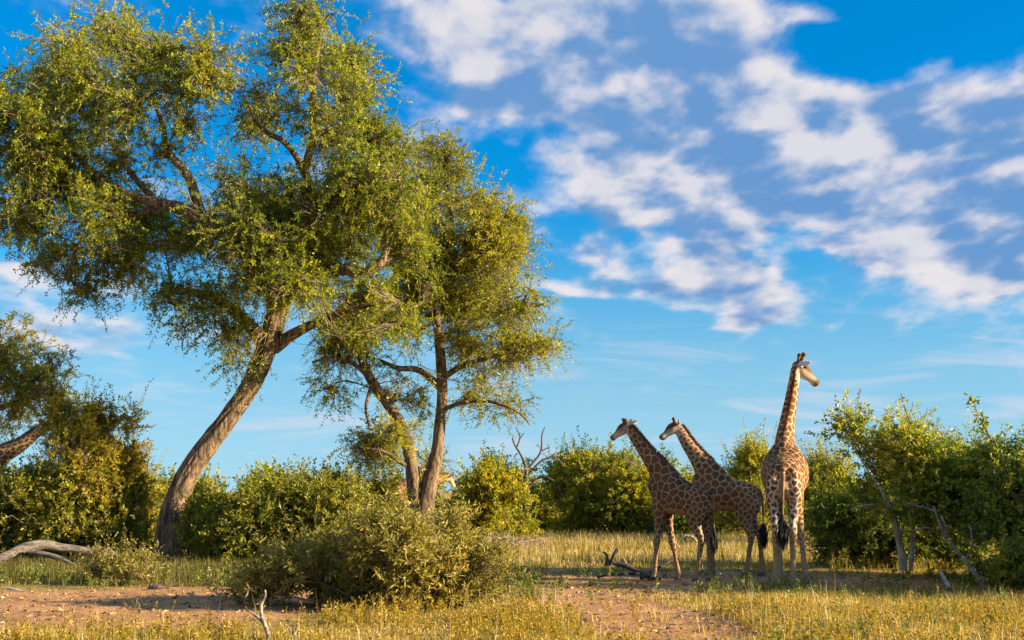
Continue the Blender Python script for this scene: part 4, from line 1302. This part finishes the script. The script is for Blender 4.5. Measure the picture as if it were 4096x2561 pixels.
# two unseen thorn trees added right of the frame to shade the giraffes
for k, (x, y, h, r) in enumerate([(15.0, 24.6, 3.6, 2.3), (17.5, 26.6, 4.1, 2.5)]):
    rr = np.random.default_rng(400 + k)
    bl = [(np.array([x + rr.uniform(-1, 1) * r * .6, y + rr.uniform(-1, 1) * r * .6, h * rr.uniform(.35, .95)]), np.array([r * .55, r * .55, h * .28]), 1.0) for _ in range(9)]
    shrub(['round thorn tree casting shade, standing outside the thicket', 'taller thorn tree casting shade behind the round one'][k], 512 + x / y * F, y, bl, 1500, 20, .6, .12, .05, LEAF_MID, 400 + k, name='thorn_tree', cat='tree', stem_r=.07)

# distant bushes closing the horizon
for k, (px, Y, hp, w) in enumerate([(-60, 80, 22, 60), (30, 84, 20, 70), (120, 88, 18, 60), (200, 76, 22, 60), (262, 74, 24, 50), (330, 82, 20, 60), (410, 80, 22, 60), (470, 86, 18, 55), (545, 92, 12, 60), (610, 90, 18, 60),
                                    (690, 84, 20, 55), (735, 90, 16, 50), (790, 84, 18, 60), (860, 80, 22, 60), (930, 84, 20, 70), (1010, 82, 22, 60), (1080, 84, 22, 60)]):
    r = np.random.default_rng(300 + k)
    shrub('distant green bush in the scrub line along the horizon', px, Y,
          [B(px + r.uniform(-.5, .5) * w * .9, 500 - r.uniform(.0, .55) * hp, w * r.uniform(.25, .4), hp * r.uniform(.4, .6), Y + r.uniform(-1, 1), 2.0) for _ in range(6)] + [B(px, 508, w * .55, 12, Y, 2.0)],
          420, 14, .8, .24, .12, [LEAF_MID, LEAF_T2, LEAF_DARK][k % 3], 300 + k, name='distant_bush', group='distant bushes along the horizon', droop=.2, upd=.4, hole_f=.5, hole_t=.45, twig_r=.012, stems=4, shoots=.3)

# ------------------------------------------------------------------ grass, herbs and litter
def in_frame(rng, n, y0, y1, pad=1.0, power=1.0):
    y = y0 + (y1 - y0) * rng.random(n) ** power
    half = y * 512 / F + pad
    return (rng.random(n) * 2 - 1) * half, y


def grass(name, label, xy, h, w, mat, seed, per=9, rad=.10, lean=.5):
    rng = np.random.default_rng(seed)
    x, y = xy
    n = len(x)
    bx = np.repeat(x, per) + rng.normal(size=n * per) * rad
    by = np.repeat(y, per) + rng.normal(size=n * per) * rad
    bz = gz(bx, by) - .01
    N = n * per
    hh = np.repeat(h, per) * rng.uniform(.45, 1.25, N)
    a = rng.random(N) * 6.283
    ln = np.abs(rng.normal(size=N)) * lean
    dirv = np.stack([np.cos(a), np.sin(a), 0 * a], 1)
    side = np.stack([-np.sin(a), np.cos(a), 0 * a], 1) * .6 + rv(rng, N) * .4
    side = nrm(side) * (w * rng.uniform(.6, 1.3, N))[:, None] * .5
    b = np.stack([bx, by, bz], 1)
    m1 = b + UP * (hh * .55)[:, None] + dirv * (hh * ln * .25)[:, None]
    t1 = b + UP * (hh * np.clip(1 - ln * .35, .35, 1))[:, None] + dirv * (hh * ln * .85)[:, None]
    V = np.stack([b - side, b + side, m1 + side * .8, m1 - side * .8, t1], 1).reshape(-1, 3)
    i = np.arange(N) * 5
    Q = np.stack([i, i + 1, i + 2, i + 3], 1)
    T = np.stack([i + 3, i + 2, i + 4], 1)
    r = np.clip(np.repeat(rng.random(n), per) * .6 + .4 * rng.random(N), 0, 1)
    o = mesh(name, V, [Q, T], mat, None, {'rnd': ('FACE', np.concatenate([r, r]))})
    tag(o, label, 'grass', None, 'stuff')
    return o


STRAW = leafmat('straw blade', [(.26, .19, .040), (.42, .30, .085), (.55, .41, .15), (.66, .53, .26)], .32, .03)
STRAWP = leafmat('pale straw blade', [(.27, .195, .07), (.38, .285, .12), (.49, .38, .19), (.60, .50, .30)], .32, .03)
GREENB = leafmat('green grass blade', [(.075, .085, .012), (.19, .17, .018), (.34, .26, .035), (.46, .34, .09)], .38, .03)
HERB = leafmat('herb leaf', [(.045, .080, .012), (.095, .140, .016), (.18, .20, .022), (.32, .28, .06)], .38, .04)
HERBY = leafmat('golden herb leaf', [(.14, .125, .012), (.27, .215, .018), (.40, .285, .026), (.46, .26, .045)], .38, .03)


def pick(rng, n, y0, y1, prob, power=1.0, pad=1.0):
    x, y = in_frame(rng, n, y0, y1, pad, power)
    keep = rng.random(n) < prob(x, y)
    return x[keep], y[keep]


def patchy(x, y, f, seed, a=.35, b=.6):
    return smst(vnoise(np.stack([x * f, y * f, 0 * x], 1), seed), a, b)


rng = np.random.default_rng(500)
lowland = lambda x, y: (1 - dirt(x, y) * .955)
# foreground straw
xy = pick(rng, 7200, 15.5, 24.5, lambda x, y: lowland(x, y) * (.35 + .65 * patchy(x, y, .9, 51)) * np.where(x < -3, np.where(y > 18.3, .10, 1), 1), 1.1)
h = .10 + .20 * patchy(xy[0], xy[1], .6, 52) * rng.random(len(xy[0])) + .10 * (xy[0] > 3) * rng.random(len(xy[0]))
grass('foreground_grass', 'dry straw coloured grass tufts across the foreground', xy, h, .011, STRAW, 501, 11, .12, .9)
xy = pick(rng, 4200, 15.5, 25, lambda x, y: lowland(x, y) * patchy(x, y, .7, 53, .4, .7) * np.where((x < -3) & (y > 18.3), .1, 1))
grass('foreground_green_grass', 'yellow green grass tufts among the dry foreground grass', xy, .12 + .16 * rng.random(len(xy[0])), .012, GREENB, 502, 9, .10, .5)
# thin cover in the middle ground and on the bare earth
xy = pick(rng, 9000, 24, 36, lambda x, y: (1 - dirt(x, y) * .95) * np.where((x > 2.4) & (x < 7.2) & (y > 26.2) & (y < 31.5), .3, 1) * (.25 + .75 * patchy(x, y, .6, 54)) * np.where(x < -4, .35, 1))
grass('midground_grass', 'short sparse mixed grass around the giraffes', xy, .06 + .11 * rng.random(len(xy[0])), .013, GREENB, 503, 8, .10, .6)
# the straw field behind the giraffes
xy = pick(rng, 12000, 32, 60, lambda x, y: ((x > -1.6 - (y - 32) * .05)) * (1 - dirt(x, y)) * smst(y, 31.5, 35) * (.35 + .65 * patchy(x, y, .35, 55)), .9)
h = .14 + .34 * rng.random(len(xy[0])) * (.4 + .6 * patchy(xy[0], xy[1], .25, 60))
grass('straw_field_grass', 'tall pale straw grass field stretching behind the giraffes', xy, h, .020, STRAWP, 504, 8, .18, .85)
xy = pick(rng, 8000, 32, 60, lambda x, y: ((x > -3)) * patchy(x, y, .3, 56, .42, .7))
grass('field_green_grass', 'greenish grass growing through the straw field', xy, .22 + .22 * rng.random(len(xy[0])), .020, GREENB, 505, 8, .16, .45)
# undergrowth at the left under log and thicket, its blade colour darkened for shade
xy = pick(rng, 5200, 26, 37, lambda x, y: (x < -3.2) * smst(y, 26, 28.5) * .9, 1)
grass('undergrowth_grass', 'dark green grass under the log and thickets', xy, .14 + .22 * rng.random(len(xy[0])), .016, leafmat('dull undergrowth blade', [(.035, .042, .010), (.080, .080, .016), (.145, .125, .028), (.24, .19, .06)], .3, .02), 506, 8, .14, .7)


xy = pick(rng, 420, 15.8, 23, lambda x, y: lowland(x, y) * (.3 + .7 * patchy(x, y, .5, 61)) * np.where((x < -3) & (y > 18.6), .1, 1))
grass('dry_stalks', 'tall thin dry grass stalks rising from the foreground grass', xy, .38 + .3 * rng.random(len(xy[0])), .009, STRAWP, 507, 2, .08, .35)


def herbs(name, label, xy, h, nl, ll, lw, mat, seed):
    rng = np.random.default_rng(seed)
    x, y = xy
    per = 3
    x = np.repeat(x, per) + rng.normal(size=len(x) * per) * .06
    y = np.repeat(y, per) + rng.normal(size=len(y) * per) * .06
    p0 = np.stack([x, y, gz(x, y) - .01], 1)
    d = nrm(UP * 1.2 + rv(rng, len(x)) * .55)
    L = np.repeat(h, per) * rng.uniform(.6, 1.3, len(x))
    V, Q, pos = twig_leaves(rng, p0, d, L, nl, ll, lw, .05, .6, .5, .5)
    t = np.linspace(0, 1, 3)
    st = p0[:, None] + d[:, None] * (L[:, None] * t)[..., None]
    tv, tq = tubes(st, np.array([[.005, .004, .002]]), 3)
    r = np.clip(np.repeat(rng.random(len(x)), nl) * .6 + .4 * rng.random(len(x) * nl), 0, 1)
    VV, QQ = merge([(V, Q), (tv, tq)])
    o = mesh(name, VV, [QQ], mat, None, {'rnd': ('FACE', np.concatenate([r, np.full(len(tq), .8)]))})
    tag(o, label, 'herbs', None, 'stuff')


xy = pick(rng, 900, 23.5, 31, lambda x, y: (x > -3) * (.15 + .85 * patchy(x, y, .55, 57, .45, .6)) * np.where((x > 2.4) & (x < 7.2) & (y > 26.2), .25, 1))
herbs('green_herbs', 'small leafy green herbs scattered around the giraffes', xy, .14 + .22 * rng.random(len(xy[0])), 11, .07, .03, HERB, 511)
xy = pick(rng, 1500, 15.8, 21.5, lambda x, y: lowland(x, y) * (.1 + .9 * patchy(x, y, .8, 58, .4, .6)) * np.where((x < -3) & (y > 18.4), .12, 1))
herbs('golden_herbs', 'golden yellow leafy herbs standing in the foreground grass', xy, .16 + .26 * rng.random(len(xy[0])), 12, .055, .024, HERBY, 512)
xy = pick(rng, 700, 15.8, 24.5, lambda x, y: lowland(x, y) * (.1 + .9 * patchy(x, y, .7, 59, .45, .65)) * (x > 2))
herbs('foreground_herbs', 'green leafy herbs mixed into the foreground grass', xy, .14 + .22 * rng.random(len(xy[0])), 12, .06, .028, HERB, 513)
xy = pick(rng, 480, 26, 31, lambda x, y: (x < -2.6) * smst(y, 26, 27.5) * .8)
herbs('undergrowth_herbs', 'small herbs along the shaded edge of the left thickets', xy, .14 + .24 * rng.random(len(xy[0])), 12, .07, .035, HERB, 514)

# litter: bits of bark, clods and dry leaf on the earth
rng = np.random.default_rng(520)
x, y = in_frame(rng, 13000, 15.5, 32, 1, 1)
k = rng.random(len(x)) < (.25 + .75 * dirt(x, y))
x, y = x[k], y[k]
n = len(x)
s = .010 + .034 * rng.random(n) ** 3.2
c = np.stack([x, y, gz(x, y) + s * .25], 1)
sh = np.array([(1, 0, 0), (-.5, .8, 0), (-.6, -.7, 0), (0.1, 0, .8)])
a = rng.random(n) * 6.28
R = np.stack([np.cos(a), -np.sin(a), np.sin(a), np.cos(a)], 1).reshape(-1, 2, 2)
loc = np.repeat(sh[None], n, 0) + rng.normal(size=(n, 4, 3)) * .25
loc[..., :2] = np.einsum('nij,nkj->nki', R, loc[..., :2] * np.stack([1 + 1.6 * rng.random(n), np.ones(n)], 1)[:, None])
V = (c[:, None] + loc * s[:, None, None]).reshape(-1, 3)
i = np.arange(n)[:, None] * 4
T = np.concatenate([i + np.array([0, 1, 3]), i + np.array([1, 2, 3]), i + np.array([2, 0, 3])])
r = rng.random(n)
LIT = leafmat('ground litter', [(.07, .04, .022), (.20, .11, .05), (.34, .195, .09), (.48, .34, .20)], .05, .02)
tag(mesh('ground_litter', V, [T], LIT, None, {'rnd': ('FACE', np.concatenate([r, r, r]))}), 'small clods, chips and dry leaf litter on the earth', 'litter', None, 'stuff')

# ------------------------------------------------------------------ the giraffes
NA = [(.56, 0, 2.70), (.84, 0, 3.05), (1.14, 0, 3.42), (1.42, 0, 3.78), (1.55, 0, 3.94)]
ga = gp(698, 579)


def place(px, py):
    q = gp(px, py)
    return (q[0], q[1], gz1(q[0], q[1]))


giraffe('young giraffe with dark crisp patches, mouth open, standing before its companion', place(684, 582), math.radians(180 - 33), .86, NA, math.radians(6), math.radians(-22),
        dict(fl=(.24, .0), fr=(-.34, .0), hl=(.12, 0), hr=(-.12, 0)), GA, 1, .02, voxel=.019, ears=(.5, .15, -1.0))
giraffe('paler necked young giraffe standing behind the dark patched one, looking over its back', place(731, 576.5), math.radians(180 - 18), .89,
        [(.56, 0, 2.70), (.80, 0, 3.05), (1.05, 0, 3.40), (1.25, 0, 3.74), (1.34, 0, 3.90)], math.radians(14), math.radians(-24),
        dict(fl=(.0, 0), fr=(-.05, .0), hl=(.12, 0), hr=(-.26, 0)), GB, 2, -.02, voxel=.019, ears=(1.0, .25, -.3))
giraffe('tall adult giraffe seen from behind with its head turned to the side', place(788, 586), math.radians(90 - 14), 1.10,
        [(.50, 0, 2.75), (.66, -.05, 3.15), (.76, -.13, 3.58), (.82, -.20, 3.98), (.84, -.24, 4.24)], math.radians(-70), math.radians(-27),
        dict(fl=(.0, -.02), fr=(-.02, -.16), hl=(.0, .02), hr=(.0, .06)), GC, 3, .03, voxel=.018, ears=(.7, .35, .6))
giraffe('giraffe browsing behind the golden bush with only its neck showing', (at(-30, 490, 41.5)[0], 41.5, 0), math.radians(8), 1.12,
        [(.56, 0, 2.58), (.90, 0, 2.82), (1.30, 0, 3.04), (1.65, 0, 3.32), (1.9, 0, 3.55)], math.radians(20), math.radians(15),
        dict(fl=(.0, 0), fr=(.0, .0), hl=(.0, 0), hr=(.0, 0)), GB, 4, 0, voxel=.03)
giraffe('sunlit giraffe bending its neck low behind the forked tree', (at(409, 490, 47)[0], 47.0, 0), math.radians(30), .95,
        [(.62, 0, 2.40), (.95, 0, 2.46), (1.25, 0, 2.52), (1.5, 0, 2.56), (1.7, 0, 2.58)], math.radians(25), math.radians(-35),
        dict(fl=(.1, 0), fr=(.1, .0), hl=(.0, 0), hr=(.0, 0)), GB, 5, 0, voxel=.03)
